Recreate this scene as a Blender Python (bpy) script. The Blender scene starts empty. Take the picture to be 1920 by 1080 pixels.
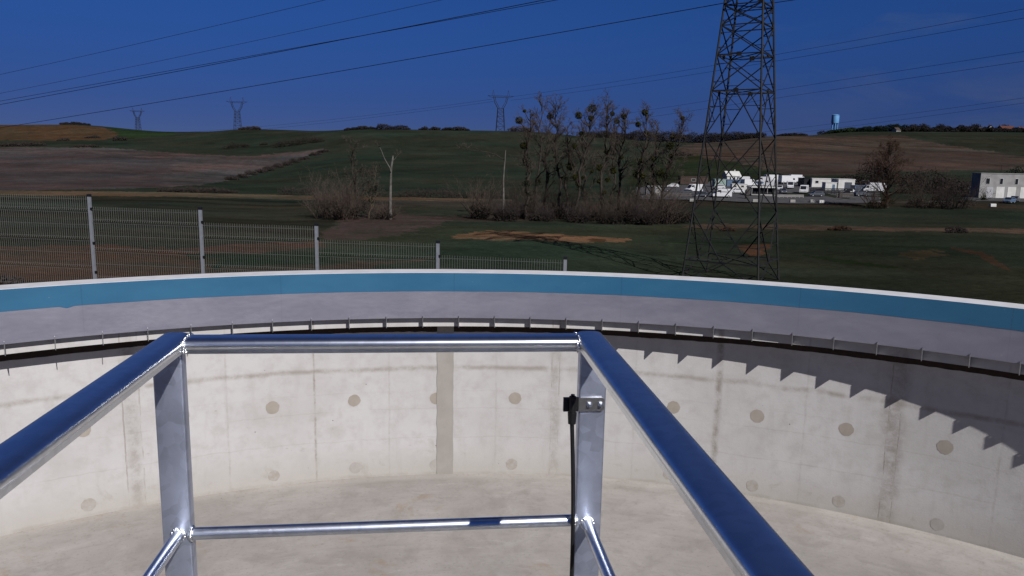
import bpy, math, random
import numpy as np
from mathutils import Vector, Matrix

SC = bpy.context.scene
COL = SC.collection
R_ = math.radians

# ------------------------------------------------------------------ camera, sky, sun, exposure
FOC, PITCH, ROLL = 1430.0, .1676, .0188          # focal length in pixels of a 1920 wide frame
cam_d = bpy.data.cameras.new("camera")
cam = bpy.data.objects.new("camera", cam_d); COL.objects.link(cam)
cam_d.sensor_width = 36.0
cam_d.lens = 36.0 * FOC / 1920.0
cam_d.clip_start = .05; cam_d.clip_end = 20000
_f = Vector((0, math.cos(PITCH), -math.sin(PITCH)))
_u0 = Vector((0, math.sin(PITCH), math.cos(PITCH)))
_r0 = Vector((1, 0, 0))
# image axes rotated by ROLL (the horizon falls to the right)
_r = _r0 * math.cos(ROLL) + _u0 * math.sin(ROLL)
_u = -_r0 * math.sin(ROLL) + _u0 * math.cos(ROLL)
m = Matrix(((_r.x, _u.x, -_f.x, 0), (_r.y, _u.y, -_f.y, 0), (_r.z, _u.z, -_f.z, 0), (0, 0, 0, 1)))
cam.matrix_world = m
SC.camera = cam

SUN_AZ, SUN_EL = R_(31.9), R_(38.8)               # behind the camera, to its right
sv = Vector((math.sin(SUN_AZ) * math.cos(SUN_EL), -math.cos(SUN_AZ) * math.cos(SUN_EL), math.sin(SUN_EL)))
sun_d = bpy.data.lights.new("sun", 'SUN'); sun_d.energy = 4.7; sun_d.angle = R_(.5)
sun_d.color = (1.0, .978, .962)
sun = bpy.data.objects.new("sun", sun_d); COL.objects.link(sun)
sun.rotation_euler = sv.to_track_quat('Z', 'Y').to_euler()
sun.location = (0, 0, 60)

W = bpy.data.worlds.new("World"); SC.world = W; W.use_nodes = True
wn, wl = W.node_tree.nodes, W.node_tree.links
wn.clear()
wo = wn.new('ShaderNodeOutputWorld'); bg = wn.new('ShaderNodeBackground')
sky = wn.new('ShaderNodeTexSky'); sky.sky_type = 'NISHITA'; sky.sun_disc = False
sky.sun_elevation = SUN_EL; sky.sun_rotation = math.atan2(sv.x, sv.y)
sky.altitude = 3000; sky.air_density = 1.0; sky.dust_density = .0; sky.ozone_density = 6.0
tint = wn.new('ShaderNodeMix'); tint.data_type = 'RGBA'; tint.blend_type = 'MULTIPLY'
tint.inputs[0].default_value = 1; 
tcz = wn.new('ShaderNodeTexCoord'); sxz = wn.new('ShaderNodeSeparateXYZ'); wl.new(tcz.outputs['Generated'], sxz.inputs[0])
mrz = wn.new('ShaderNodeMapRange'); mrz.interpolation_type = 'SMOOTHSTEP'; mrz.inputs[1].default_value = .02; mrz.inputs[2].default_value = .22
tz = wn.new('ShaderNodeMix'); tz.data_type = 'RGBA'; tz.inputs[6].default_value = (.119, .143, .318, 1); tz.inputs[7].default_value = (.159, .318, .604, 1)
wl.new(sxz.outputs[2], mrz.inputs[0]); wl.new(mrz.outputs[0], tz.inputs[0]); wl.new(tz.outputs[2], tint.inputs[7])
# thin cirrus wisps
tcw = wn.new('ShaderNodeTexCoord'); mpw = wn.new('ShaderNodeMapping')
mpw.inputs['Scale'].default_value = (2.2, 2.2, 9)
mpw.inputs['Rotation'].default_value = (0, .25, 0)
nzw = wn.new('ShaderNodeTexNoise'); nzw.inputs['Scale'].default_value = 1.7; nzw.inputs['Detail'].default_value = 7
nzw.inputs['Roughness'].default_value = .62; nzw.inputs['Distortion'].default_value = .6
mrw = wn.new('ShaderNodeMapRange'); mrw.inputs[1].default_value = .52; mrw.inputs[2].default_value = .80
mrw.inputs[3].default_value = 0; mrw.inputs[4].default_value = .42
cl = wn.new('ShaderNodeMix'); cl.data_type = 'RGBA'; cl.inputs[7].default_value = (1.3, 1.55, 2.4, 1)
wl.new(tcw.outputs['Generated'], mpw.inputs[0]); wl.new(mpw.outputs[0], nzw.inputs['Vector'])
wl.new(nzw.outputs[0], mrw.inputs[0]); mrx = wn.new('ShaderNodeMapRange'); mrx.inputs[1].default_value = .15; mrx.inputs[2].default_value = .5
wl.new(sxz.outputs[0], mrx.inputs[0]); mlc = wn.new('ShaderNodeMath'); mlc.operation = 'MULTIPLY'
wl.new(mrw.outputs[0], mlc.inputs[0]); wl.new(mrx.outputs[0], mlc.inputs[1]); wl.new(mlc.outputs[0], cl.inputs[0])
wl.new(sky.outputs[0], tint.inputs[6]); wl.new(tint.outputs[2], cl.inputs[6])
wl.new(cl.outputs[2], bg.inputs[0]); wl.new(bg.outputs[0], wo.inputs[0])
bg.inputs[1].default_value = .06

SC.view_settings.view_transform = 'Standard'; SC.view_settings.look = 'None'
SC.view_settings.exposure = 0.33; SC.view_settings.gamma = 1
SC.view_settings.use_curve_mapping = False
SC.cycles.max_bounces = 6; SC.cycles.diffuse_bounces = 2

# ------------------------------------------------------------------ projection helpers (to survey the place from the photograph)
def unp(x, y, Y=None, z=None):
    dx, dy = x - 960., y - 540.
    a = dx * math.cos(ROLL) + dy * math.sin(ROLL); b = -dx * math.sin(ROLL) + dy * math.cos(ROLL)
    X = a / FOC; u = -b / FOC
    yd = math.cos(PITCH) + u * math.sin(PITCH); zd = -math.sin(PITCH) + u * math.cos(PITCH)
    t = (z / zd) if z is not None else Y / yd
    return Vector((X * t, yd * t, zd * t))

def prj(X, Y, Z):
    d = Y * math.cos(PITCH) - Z * math.sin(PITCH); u = Y * math.sin(PITCH) + Z * math.cos(PITCH)
    d = np.where(np.abs(d) < 1e-6, 1e-6, d)
    a = X / d * FOC; b = -u / d * FOC
    return 960 + a * math.cos(ROLL) - b * math.sin(ROLL), 540 + a * math.sin(ROLL) + b * math.cos(ROLL)

# ------------------------------------------------------------------ mesh helpers
ORG = {}                                           # world origin of each thing's empty
class MB:
    def __init__(s): s.v = []; s.f = []
    def add(s, vs, fs):
        o = len(s.v); s.v += [tuple(p) for p in vs]; s.f += [tuple(i + o for i in f) for f in fs]
    def box(s, c, d, rot=None):
        x, y, z = d[0] / 2, d[1] / 2, d[2] / 2
        P = [Vector(q) for q in ((-x, -y, -z), (x, -y, -z), (x, y, -z), (-x, y, -z), (-x, -y, z), (x, -y, z), (x, y, z), (-x, y, z))]
        if rot is not None: P = [rot @ q for q in P]
        c = Vector(c)
        s.add([c + q for q in P], [(0, 3, 2, 1), (4, 5, 6, 7), (0, 1, 5, 4), (1, 2, 6, 5), (2, 3, 7, 6), (3, 0, 4, 7)])
    def sweep(s, prof, p, q, up=Vector((0, 0, 1)), caps=True):
        # 2-D outline (side, up) swept from p to q
        p = Vector(p); q = Vector(q); t = (q - p).normalized()
        side = t.cross(up)
        if side.length < 1e-6: side = Vector((1, 0, 0))
        side.normalize(); u = side.cross(t)
        n = len(prof)
        s.add([p + side * a + u * b for a, b in prof] + [q + side * a + u * b for a, b in prof],
              [(i, (i + 1) % n, n + (i + 1) % n, n + i) for i in range(n)] + ([tuple(range(n))[::-1], tuple(range(n, 2 * n))] if caps else []))
    def bar(s, p, q, w, h=None, up=Vector((0, 0, 1))):
        h = h or w; a, b = w / 2, h / 2
        s.sweep([(-a, -b), (a, -b), (a, b), (-a, b)], p, q, up)
    def tube(s, pts, rad, n=6, caps=True):
        pts = [Vector(p) for p in pts]; k = len(pts)
        if not isinstance(rad, (list, tuple)): rad = [rad] * k
        o = len(s.v); ref = None
        for i, p in enumerate(pts):
            t = (pts[min(i + 1, k - 1)] - pts[max(i - 1, 0)])
            t = t.normalized() if t.length > 1e-9 else Vector((0, 0, 1))
            if ref is None: ref = Vector((1, 0, 0)) if abs(t.x) < .8 else Vector((0, 1, 0))
            a = (ref - t * ref.dot(t)); a.normalize(); b = t.cross(a); ref = a
            for j in range(n):
                g = 2 * math.pi * j / n
                s.v.append(tuple(p + (a * math.cos(g) + b * math.sin(g)) * rad[i]))
        for i in range(k - 1):
            for j in range(n):
                j2 = (j + 1) % n
                s.f.append((o + i * n + j, o + i * n + j2, o + (i + 1) * n + j2, o + (i + 1) * n + j))
        if caps and n > 2:
            s.f.append(tuple(o + j for j in range(n))[::-1]); s.f.append(tuple(o + (k - 1) * n + j for j in range(n)))
    def revolve(s, prof, a0, a1, n, closed=True):
        # closed outline of (r, z) swept round +Z; angle 0 looks along +Y
        full = abs(a1 - a0) > 2 * math.pi - 1e-4
        k = len(prof); o = len(s.v); m_ = n if full else n + 1
        for i in range(m_):
            g = a0 + (a1 - a0) * i / n
            for r, z in prof: s.v.append((r * math.sin(g), r * math.cos(g), z))
        for i in range(n):
            i2 = (i + 1) % m_
            for j in range(k if closed else k - 1):
                j2 = (j + 1) % k
                s.f.append((o + i * k + j, o + i * k + j2, o + i2 * k + j2, o + i2 * k + j))
        if closed and not full:
            s.f.append(tuple(o + j for j in range(k))); s.f.append(tuple(o + n * k + j for j in range(k))[::-1])
    def ball(s, c, r, nu=8, nv=5, sq=(1, 1, 1), jit=0, rnd=random):
        c = Vector(c); o = len(s.v)
        s.v.append(tuple(c + Vector((0, 0, r * sq[2]))))
        for i in range(1, nv):
            t = math.pi * i / nv
            for j in range(nu):
                g = 2 * math.pi * j / nu; k = 1 + rnd.uniform(-jit, jit)
                s.v.append(tuple(c + Vector((math.sin(t) * math.cos(g) * sq[0], math.sin(t) * math.sin(g) * sq[1], math.cos(t) * sq[2])) * r * k))
        s.v.append(tuple(c - Vector((0, 0, r * sq[2])))); e = len(s.v) - 1
        for j in range(nu):
            s.f.append((o, o + 1 + j, o + 1 + (j + 1) % nu))
            s.f.append((e, e - nu + (j + 1) % nu, e - nu + j))
        for i in range(nv - 2):
            for j in range(nu):
                a = o + 1 + i * nu
                s.f.append((a + j, a + nu + j, a + nu + (j + 1) % nu, a + (j + 1) % nu))
    def build(s, name, mat, parent=None, smooth=None, org=None):
        me = bpy.data.meshes.new(name)
        if org is None: org = ORG.get(parent.name, Vector()) if parent else Vector()
        o_ = Vector(org)
        vs = s.v if o_.length == 0 else [(a - o_.x, b - o_.y, c - o_.z) for a, b, c in s.v]
        me.from_pydata(vs, [], s.f); me.update()
        if mat: me.materials.append(mat)
        if smooth is not None:
            me.polygons.foreach_set('use_smooth', [True] * len(me.polygons))
            if smooth < 179: me.set_sharp_from_angle(angle=R_(smooth))
        ob = bpy.data.objects.new(name, me); COL.objects.link(ob)
        if parent: ob.parent = parent
        else: ob.location = o_
        ORG[ob.name] = o_
        return ob

def tag(o, label=None, cat=None, group=None, kind=None):
    if label: o['label'] = label
    if cat: o['category'] = cat
    if group: o['group'] = group
    if kind: o['kind'] = kind
    return o
def thing(name, label, cat, loc=(0, 0, 0), group=None, rotz=0, local=False):
    o = bpy.data.objects.new(name, None); COL.objects.link(o)
    o.location = loc; o.rotation_euler = (0, 0, rotz); o.empty_display_size = .3
    ORG[o.name] = Vector() if local else Vector(loc)     # local: parts are given in the thing's own axes
    return tag(o, label, cat, group)
def copy_tree(o, parent=None):
    c = o.copy(); COL.objects.link(c)
    if parent: c.parent = parent
    for ch in list(o.children): copy_tree(ch, c)
    return c

# ------------------------------------------------------------------ material helpers
def newmat(name):
    M = bpy.data.materials.new(name); M.use_nodes = True
    return M, M.node_tree.nodes, M.node_tree.links, M.node_tree.nodes['Principled BSDF']
def noise(N, L, vec, scale, detail=5, rough=.6, dist=0):
    n = N.new('ShaderNodeTexNoise'); n.inputs['Scale'].default_value = scale; n.inputs['Detail'].default_value = detail
    n.inputs['Roughness'].default_value = rough; n.inputs['Distortion'].default_value = dist
    if vec is not None: L.new(vec, n.inputs['Vector'])
    return n.outputs[0]
def math_(N, L, op, a, b=None, clamp=False):
    n = N.new('ShaderNodeMath'); n.operation = op; n.use_clamp = clamp
    for i, x in enumerate((a, b)):
        if x is None: continue
        if isinstance(x, (int, float)): n.inputs[i].default_value = x
        else: L.new(x, n.inputs[i])
    return n.outputs[0]
def ramp(N, L, v, lo, hi, a=0., b=1., smooth=True):
    n = N.new('ShaderNodeMapRange'); n.interpolation_type = 'SMOOTHSTEP' if smooth else 'LINEAR'
    for i, x in enumerate((lo, hi, a, b)): n.inputs[i + 1].default_value = x
    L.new(v, n.inputs[0]); return n.outputs[0]
def mixc(N, L, f, a, b, blend='MIX'):
    n = N.new('ShaderNodeMix'); n.data_type = 'RGBA'; n.blend_type = blend
    for i, x in ((0, f), (6, a), (7, b)):
        if isinstance(x, (int, float)): n.inputs[i].default_value = x
        elif isinstance(x, tuple): n.inputs[i].default_value = x if len(x) == 4 else (*x, 1)
        else: L.new(x, n.inputs[i])
    return n.outputs[2]
def bump(N, L, b, h, strength=.3, dist=.01):
    n = N.new('ShaderNodeBump'); n.inputs['Strength'].default_value = strength; n.inputs['Distance'].default_value = dist
    L.new(h, n.inputs['Height']); L.new(n.outputs[0], b.inputs['Normal'])
KS = .66
def scaled(N, L, c, k=KS):
    g = N.new('ShaderNodeVectorMath'); g.operation = 'SCALE'; L.new(c, g.inputs[0]); g.inputs['Scale'].default_value = k
    return g.outputs[0]
def simple(name, c1, c2=None, scale=6., rough=.8, metal=0., bmp=0., bdist=.01, spec=None, detail=5):
    M, N, L, b = newmat(name)
    c2 = c2 or tuple(x * .75 for x in c1)
    c1 = tuple(x * KS for x in c1); c2 = tuple(x * KS for x in c2)
    tc = N.new('ShaderNodeTexCoord')
    v = noise(N, L, tc.outputs['Object'], scale, detail)
    L.new(mixc(N, L, ramp(N, L, v, .32, .68), (*c1, 1), (*c2, 1)), b.inputs['Base Color'])
    b.inputs['Roughness'].default_value = rough; b.inputs['Metallic'].default_value = metal
    b.inputs['Specular IOR Level'].default_value = spec if spec is not None else (.06 if rough >= .78 else (.15 if rough >= .58 else .4))
    if bmp: bump(N, L, b, v, bmp, bdist)
    return M

def pchip(xs, ys, q):
    xs = np.asarray(xs, float); ys = np.asarray(ys, float); q = np.clip(q, xs[0], xs[-1])
    h = np.diff(xs); d = np.diff(ys) / h; n = len(xs); mm = np.zeros(n)
    for i in range(1, n - 1):
        if d[i - 1] * d[i] > 0:
            w1 = 2 * h[i] + h[i - 1]; w2 = h[i] + 2 * h[i - 1]
            mm[i] = (w1 + w2) / (w1 / d[i - 1] + w2 / d[i])
    mm[0] = d[0]; mm[-1] = d[-1]
    k = np.clip(np.searchsorted(xs, q, 'right') - 1, 0, n - 2); t = (q - xs[k]) / h[k]
    return ((2 * t ** 3 - 3 * t ** 2 + 1) * ys[k] + (t ** 3 - 2 * t ** 2 + t) * h[k] * mm[k]
            + (-2 * t ** 3 + 3 * t ** 2) * ys[k + 1] + (t ** 3 - t ** 2) * h[k] * mm[k + 1])
_rs = np.random.RandomState(5); _lat = _rs.rand(64, 64)
def vnoise(x, y):
    x = np.asarray(x, float); y = np.asarray(y, float)
    xi = np.floor(x).astype(int); yi = np.floor(y).astype(int); fx = x - xi; fy = y - yi
    fx = fx * fx * (3 - 2 * fx); fy = fy * fy * (3 - 2 * fy)
    g = lambda a, b: _lat[a % 64, b % 64]
    return (g(xi, yi) * (1 - fx) * (1 - fy) + g(xi + 1, yi) * fx * (1 - fy) + g(xi, yi + 1) * (1 - fx) * fy + g(xi + 1, yi + 1) * fx * fy) - .5
def fbm(x, y, o=4):
    s = 0; a = 1
    for i in range(o): s = s + a * vnoise(x * 2 ** i + 17 * i, y * 2 ** i + 31 * i); a *= .5
    return s

# ================================================================== terrain
# columns of the valley: (bearing as a pixel column, [(distance, pixel row)...]) -- surveyed heights of a real slope
COLS = [
 (-500, [(16, 'z', -2.7), (30, 'z', -4.0), (60, 'z', -6.2), (120, 'z', -8.8), (260, 'z', -11), (600, 'z', -2), (1150, 'z', 42), (1500, 'z', 34), (2400, 'z', -20)]),
 (0,    [(16, 'z', -2.95), (24, 518), (40, 486), (70, 452), (130, 412), (200, 383), (262, 367), (350, 350), (700, 286), (1000, 256), (1250, 234), (1700, 240), (2400, 300)]),
 (150,  [(16, 'z', -3.0), (24, 522), (40, 491), (70, 458), (130, 416), (200, 386), (265, 368), (350, 350), (700, 283), (1000, 252), (1250, 234), (1700, 241), (2400, 300)]),
 (320,  [(16, 'z', -3.2), (28, 519), (45, 493), (75, 462), (130, 422), (200, 390), (270, 370), (360, 351), (700, 281), (950, 255), (1220, 247), (1700, 252), (2400, 300)]),
 (480,  [(16, 'z', -3.4), (34, 513), (55, 488), (85, 460), (135, 424), (195, 396), (262, 376), (320, 362), (430, 338), (700, 274), (960, 242), (1300, 250), (2400, 310)]),
 (700,  [(16, 'z', -3.8), (62, 507), (90, 472), (120, 442), (165, 404), (225, 382), (280, 370), (350, 346), (560, 290), (780, 242), (950, 250), (2400, 320)]),
 (960,  [(16, 'z', -4.2), (72, 508), (95, 470), (120, 440), (168, 410), (230, 383), (285, 371), (360, 346), (560, 292), (760, 246), (930, 254), (2400, 325)]),
 (1290, [(16, 'z', -4.4), (40, 'z', -7.6), (82, 523), (108, 472), (140, 436), (180, 414), (225, 388), (262, 371), (370, 340), (560, 304), (760, 274), (900, 266), (1200, 272), (2400, 330)]),
 (1460, [(16, 'z', -4.3), (40, 'z', -7.4), (82, 528), (105, 482), (140, 437), (175, 418), (225, 392), (262, 372), (380, 336), (600, 292), (900, 255), (1200, 262), (2400, 335)]),
 (1600, [(16, 'z', -4.2), (40, 'z', -7.3), (78, 540), (98, 496), (135, 440), (172, 420), (220, 394), (260, 373), (390, 333), (650, 288), (950, 252), (1250, 249), (1500, 258), (2400, 340)]),
 (1920, [(16, 'z', -4.0), (40, 'z', -7.4), (68, 567), (92, 505), (135, 444), (185, 412), (225, 390), (262, 373), (340, 352), (600, 302), (950, 254), (1250, 250), (1500, 260), (2400, 345)]),
 (2500, [(16, 'z', -3.8), (40, 'z', -7.0), (70, 'z', -11), (135, 'z', -14), (262, 'z', -15), (340, 'z', -13), (600, 'z', 0), (950, 'z', 28), (1250, 'z', 32), (2400, 'z', -10)]),
]
LY0, LY1, NLY = math.log(9.), math.log(9000.), 420
_ly = np.linspace(LY0, LY1, NLY)
_us = []; _zt = []
for cx, pts in COLS:
    ys, zs, us = [9.], [], []
    for p in pts:
        if p[1] == 'z': Yd, zz = p[0], p[2]
        else:
            P = unp(cx, p[1], Y=p[0]); Yd, zz = p[0], P.z; us.append(P.x / P.y)
        ys.append(Yd); zs.append(zz)
    zs = [zs[0] + .25] + zs
    ys.append(9000.); zs.append(zs[-1] - 40)
    _us.append(np.mean(us) if us else (cx - 960) / FOC)
    _zt.append(pchip(np.log(ys), zs, _ly))
_us = np.array(_us); _zt = np.array(_zt)
NU = 300
_uu = np.linspace(_us[0], _us[-1], NU)
ZT = np.zeros((NU, NLY))
for j in range(NLY): ZT[:, j] = pchip(_us, _zt[:, j], _uu)
def hgt(X, Y):
    X = np.asarray(X, float); Y = np.asarray(Y, float)
    d = np.hypot(X, Y); th = np.abs(np.arctan2(X, Y)); lim = math.atan(1.0)
    inside = th < lim
    u = np.where(inside, X / np.where(np.abs(Y) < 1e-3, 1e-3, Y), np.sign(X) * 1.0)
    D = np.where(inside, Y, d * math.cos(lim))
    u = np.clip(u, _uu[0], _uu[-1])
    a = (u - _uu[0]) / (_uu[-1] - _uu[0]) * (NU - 1); i = np.clip(a.astype(int), 0, NU - 2); fa = a - i
    b = np.clip((np.log(np.maximum(D, 9.001)) - LY0) / (LY1 - LY0) * (NLY - 1), 0, NLY - 1.001); j = b.astype(int); fb = b - j
    z = ZT[i, j] * (1 - fa) * (1 - fb) + ZT[i + 1, j] * fa * (1 - fb) + ZT[i, j + 1] * (1 - fa) * fb + ZT[i + 1, j + 1] * fa * fb
    # behind the viewer the slope turns into a level terrace
    k = np.clip((th - 1.2) / 1.0, 0, 1); k = k * k * (3 - 2 * k)
    return z * (1 - k) + (-3.2) * k
def H(x, y): return float(hgt(x, y))
def gp(px, py, lo=12., hi=2300.):
    # where the sight line through a pixel first meets the ground
    Y = lo
    while Y < hi:
        P = unp(px, py, Y=Y)
        if P.z < H(P.x, P.y): return Vector((P.x, P.y, H(P.x, P.y)))
        Y *= 1.003
    P = unp(px, py, Y=hi); return P
def at(px, Y):
    # ground point at bearing px, distance Y
    P = unp(px, 300, Y=Y)
    return Vector((P.x, P.y, H(P.x, P.y)))

GRASS = (.0235, .0290, .0205); 
ZONES = [  # fields, in order of painting: colour, outline, edge roughness
 ((.029, .036, .0225), [(560, 424), (1330, 420), (1400, 800), (300, 800)], 12),
 ((.0225, .0270, .0175), [(1270, 420), (2400, 425), (2600, 800), (1150, 800), (1200, 520)], 22),
 ((.030, .031, .023), [(-900, 366), (560, 372), (640, 400), (600, 445), (-900, 470)], 3),
 ((.075, .043, .024), [(-900, 232), (-200, 232), (130, 233), (190, 238), (228, 250), (200, 262), (120, 264), (0, 263), (-900, 275)], 2),
 ((.019, .034, .014), [(190, 234), (326, 244), (330, 252), (230, 262), (215, 247)], 1),
 ((.070, .055, .054), [(-900, 285), (0, 276), (200, 277), (330, 287), (470, 293), (612, 279), (585, 291), (520, 312), (440, 336), (380, 346), (295, 352), (0, 358), (-900, 370)], 2),
 ((.056, .044, .044), [(-900, 300), (0, 290), (120, 282), (330, 300), (300, 352), (0, 358), (-900, 370)], 3),
 ((.105, .070, .044), [(-900, 362), (0, 357), (300, 360), (580, 367), (860, 372), (960, 374), (960, 378), (860, 378), (580, 375), (300, 368), (0, 366), (-900, 372)], 1),
 ((.042, .034, .028), [(560, 374), (960, 377), (1240, 384), (1240, 414), (840, 416), (720, 402), (610, 386)], 3),
 ((.026, .031, .021), [(740, 386), (880, 388), (900, 404), (780, 405)], 3),
 ((.052, .040, .036), [(596, 446), (640, 410), (680, 402), (850, 406), (835, 416), (745, 440), (640, 452)], 6),
 ((.070, .036, .022), [(-900, 468), (0, 464), (200, 462), (330, 470), (420, 492), (330, 540), (-200, 700), (-900, 700)], 8),
 ((.066, .038, .026), [(300, 470), (460, 456), (600, 452), (600, 462), (500, 474), (330, 478)], 4),
 ((.016, .027, .014), [(330, 478), (520, 474), (640, 470), (640, 520), (420, 510)], 5),
 ((.058, .036, .024), [(420, 500), (640, 494), (820, 482), (700, 500), (600, 530), (300, 540)], 5),
 ((.140, .078, .044), [(848, 441), (880, 433), (960, 432), (1020, 439), (1170, 445), (1186, 450), (1100, 455), (1000, 449), (920, 451), (860, 446)], 4),
 ((.060, .032, .020), [(940, 451), (985, 443), (1090, 442), (1090, 443.5), (1000, 445), (950, 452)], .6),
 ((.080, .044, .026), [(1105, 446), (1140, 449), (1128, 455), (1110, 453)], 2),
 ((.060, .042, .034), [(1270, 276), (1330, 262), (1470, 254), (1700, 254), (1720, 262), (1800, 276), (1920, 292), (2500, 340), (2500, 350), (1900, 318), (1700, 322), (1480, 331), (1380, 304), (1290, 292)], 2),
 ((.050, .036, .030), [(1470, 290), (1800, 284), (1900, 300), (1900, 318), (1700, 322), (1500, 328)], 4),
 ((.023, .025, .017), [(1700, 252), (2500, 252), (2500, 335), (1920, 290), (1800, 275)], 2),
 ((.017, .022, .011), [(1180, 300), (1290, 290), (1400, 308), (1480, 330), (1640, 336), (1640, 345), (1180, 348)], 3),
 ((.036, .030, .022), [(1190, 374), (2500, 376), (2500, 396), (1650, 391), (1300, 387), (1190, 390)], 3),
 ((.066, .050, .038), [(1285, 421), (1500, 420), (1600, 424), (1920, 430), (2500, 438), (2500, 446), (1920, 437), (1500, 430), (1285, 428)], 3),
 ((.085, .040, .024), [(1396, 462), (1440, 456), (1466, 458), (1452, 470), (1408, 478)], 5),
 ((.055, .040, .024), [(1690, 474), (1740, 468), (1766, 478), (1730, 488)], 5),
 ((.014, .022, .010), [(1498, 477), (1560, 482), (1660, 496), (1700, 504), (1655, 502), (1560, 490)], 2),
 ((.050, .028, .018), [(1775, 463), (1836, 473), (1862, 486), (1900, 508), (1890, 508), (1848, 490), (1826, 478), (1775, 466)], 2),
 ((.014, .022, .010), [(1240, 452), (1500, 456), (1780, 464), (1780, 466), (1500, 459), (1240, 455)], 1),
]
def inpoly(px, py, poly):
    c = np.zeros(px.shape, bool); n = len(poly)
    for i in range(n):
        x1, y1 = poly[i]; x2, y2 = poly[(i + 1) % n]
        if y1 == y2: continue
        k = ((y1 > py) != (y2 > py)) & (px < (x2 - x1) * (py - y1) / (y2 - y1) + x1)
        c ^= k
    return c
def ground_colours(X, Y, Z):
    px, py = prj(X, Y, Z); front = Y > 8
    px = np.where(front, px, -5000); py = np.where(front, py, 5000)
    d = np.hypot(X, Y)
    c = np.tile(np.array(GRASS), (len(X), 1))
    wx = fbm(X / 9, Y / 9) + .7 * fbm(X / 1.7, Y / 2.6); wy = fbm(X / 9 + 40, Y / 9 + 9) + .7 * fbm(X / 1.9 + 3, Y / 2.6 + 5)
    for k, (col, poly, e) in enumerate(ZONES):
        far = np.clip(d / 300, .25, 1.5)
        mk = inpoly(px + wx * e * 7, py + wy * e * .9, poly)
        f = np.clip(.80 + (.95 if e >= 3 else .5) * fbm(X / 3.2 + k, Y / 2.4), .15, 1)[mk][:, None]; c[mk] = c[mk] * (1 - f) + np.array(col) * f
        if k in (2, 4, 5, 17, 18):       # tilled fields keep their drill lines
            mk = mk & front
            s = fbm((X * .35 + Y * .94) / 11, (X * .94 - Y * .35) / 160, 4)
            s2 = fbm((X * .2 + Y * .98) / 30 + 7, X / 300, 2)
            c[mk] *= (1 + .55 * s[mk] + .4 * s2[mk])[:, None]
    n1 = fbm(X / 60, Y / 38, 4); n2 = fbm(X / 9 + 3, Y / 6, 3)
    c *= np.clip(1 + .45 * n1 + .35 * n2, .45, 1.7)[:, None]
    t = fbm(X / 35 + 11, Y / 25 + 5, 3)[:, None]
    c = c * (1 + t * np.array([.35, .0, -.1]))
    return np.clip(c, .004, 1)

def build_ground():
    r0, r1, NR = 10.32, 9000., 560
    CY = .9
    ths = np.concatenate([np.radians(np.arange(-44, 44.01, .10)), np.radians(np.arange(47, 314.5, 3.))])
    nt = len(ths)
    k = np.linspace(0, 1, NR); rr = np.exp(math.log(r0) + (math.log(2500) - math.log(r0)) * k); rr = np.append(rr, [4000., 9000.])
    nr = len(rr)
    T, Rr = np.meshgrid(ths, rr, indexing='ij')
    X = (Rr * np.sin(T)).ravel(); Y = (Rr * np.cos(T) + CY).ravel()
    Z = hgt(X, Y)
    d = np.hypot(X, Y)
    Z = Z + fbm(X / 4, Y / 4, 3) * .12 * np.clip((d - 11) / 10, 0, 1) + fbm(X / 70, Y / 70, 2) * .6 * np.clip((d - 60) / 200, 0, 1) * np.clip(1 - (d - 500) / 300, .2, 1)
    V = np.stack([X, Y, Z], 1)
    i = np.arange(nt)[:, None]; j = np.arange(nr - 1)[None, :]; i2 = (i + 1) % nt
    F = np.stack([i * nr + j + 0 * i2, i * nr + j + 1 + 0 * i2, i2 * nr + j + 1, i2 * nr + j], -1).reshape(-1, 4)
    F = F[:, ::-1]
    me = bpy.data.meshes.new('ground')
    me.vertices.add(len(V)); me.vertices.foreach_set('co', V.astype(np.float32).ravel())
    me.loops.add(F.size); me.loops.foreach_set('vertex_index', F.astype(np.int32).ravel())
    me.polygons.add(len(F)); me.polygons.foreach_set('loop_start', np.arange(0, F.size, 4, dtype=np.int32))
    me.polygons.foreach_set('use_smooth', np.ones(len(F), bool))
    me.update(calc_edges=True); me.validate()
    C4 = np.ones((len(V), 4), np.float32); C4[:, :3] = ground_colours(X, Y, Z)
    at_ = me.color_attributes.new('field', 'FLOAT_COLOR', 'POINT'); at_.data.foreach_set('color', C4.ravel())
    M, N, L, b = newmat('field_soil_and_grass')
    a = N.new('ShaderNodeAttribute'); a.attribute_name = 'field'
    tc = N.new('ShaderNodeTexCoord')
    n1 = noise(N, L, tc.outputs['Object'], .9, 8, .75); n2 = noise(N, L, tc.outputs['Object'], 6., 5, .7)
    v = math_(N, L, 'ADD', math_(N, L, 'MULTIPLY', n1, .65), math_(N, L, 'MULTIPLY', n2, .35))
    fac = ramp(N, L, v, .3, .7, .45 * KS * 1.09, 1.55 * KS * 1.09, False)
    g = N.new('ShaderNodeVectorMath'); g.operation = 'SCALE'; L.new(a.outputs['Color'], g.inputs[0]); L.new(fac, g.inputs['Scale'])
    L.new(g.outputs[0], b.inputs['Base Color']); b.inputs['Roughness'].default_value = .95
    b.inputs['Specular IOR Level'].default_value = .0
    bump(N, L, b, v, .8, .25)
    me.materials.append(M)
    o = bpy.data.objects.new('ground', me); COL.objects.link(o); tag(o, kind='structure')
build_ground()

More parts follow.
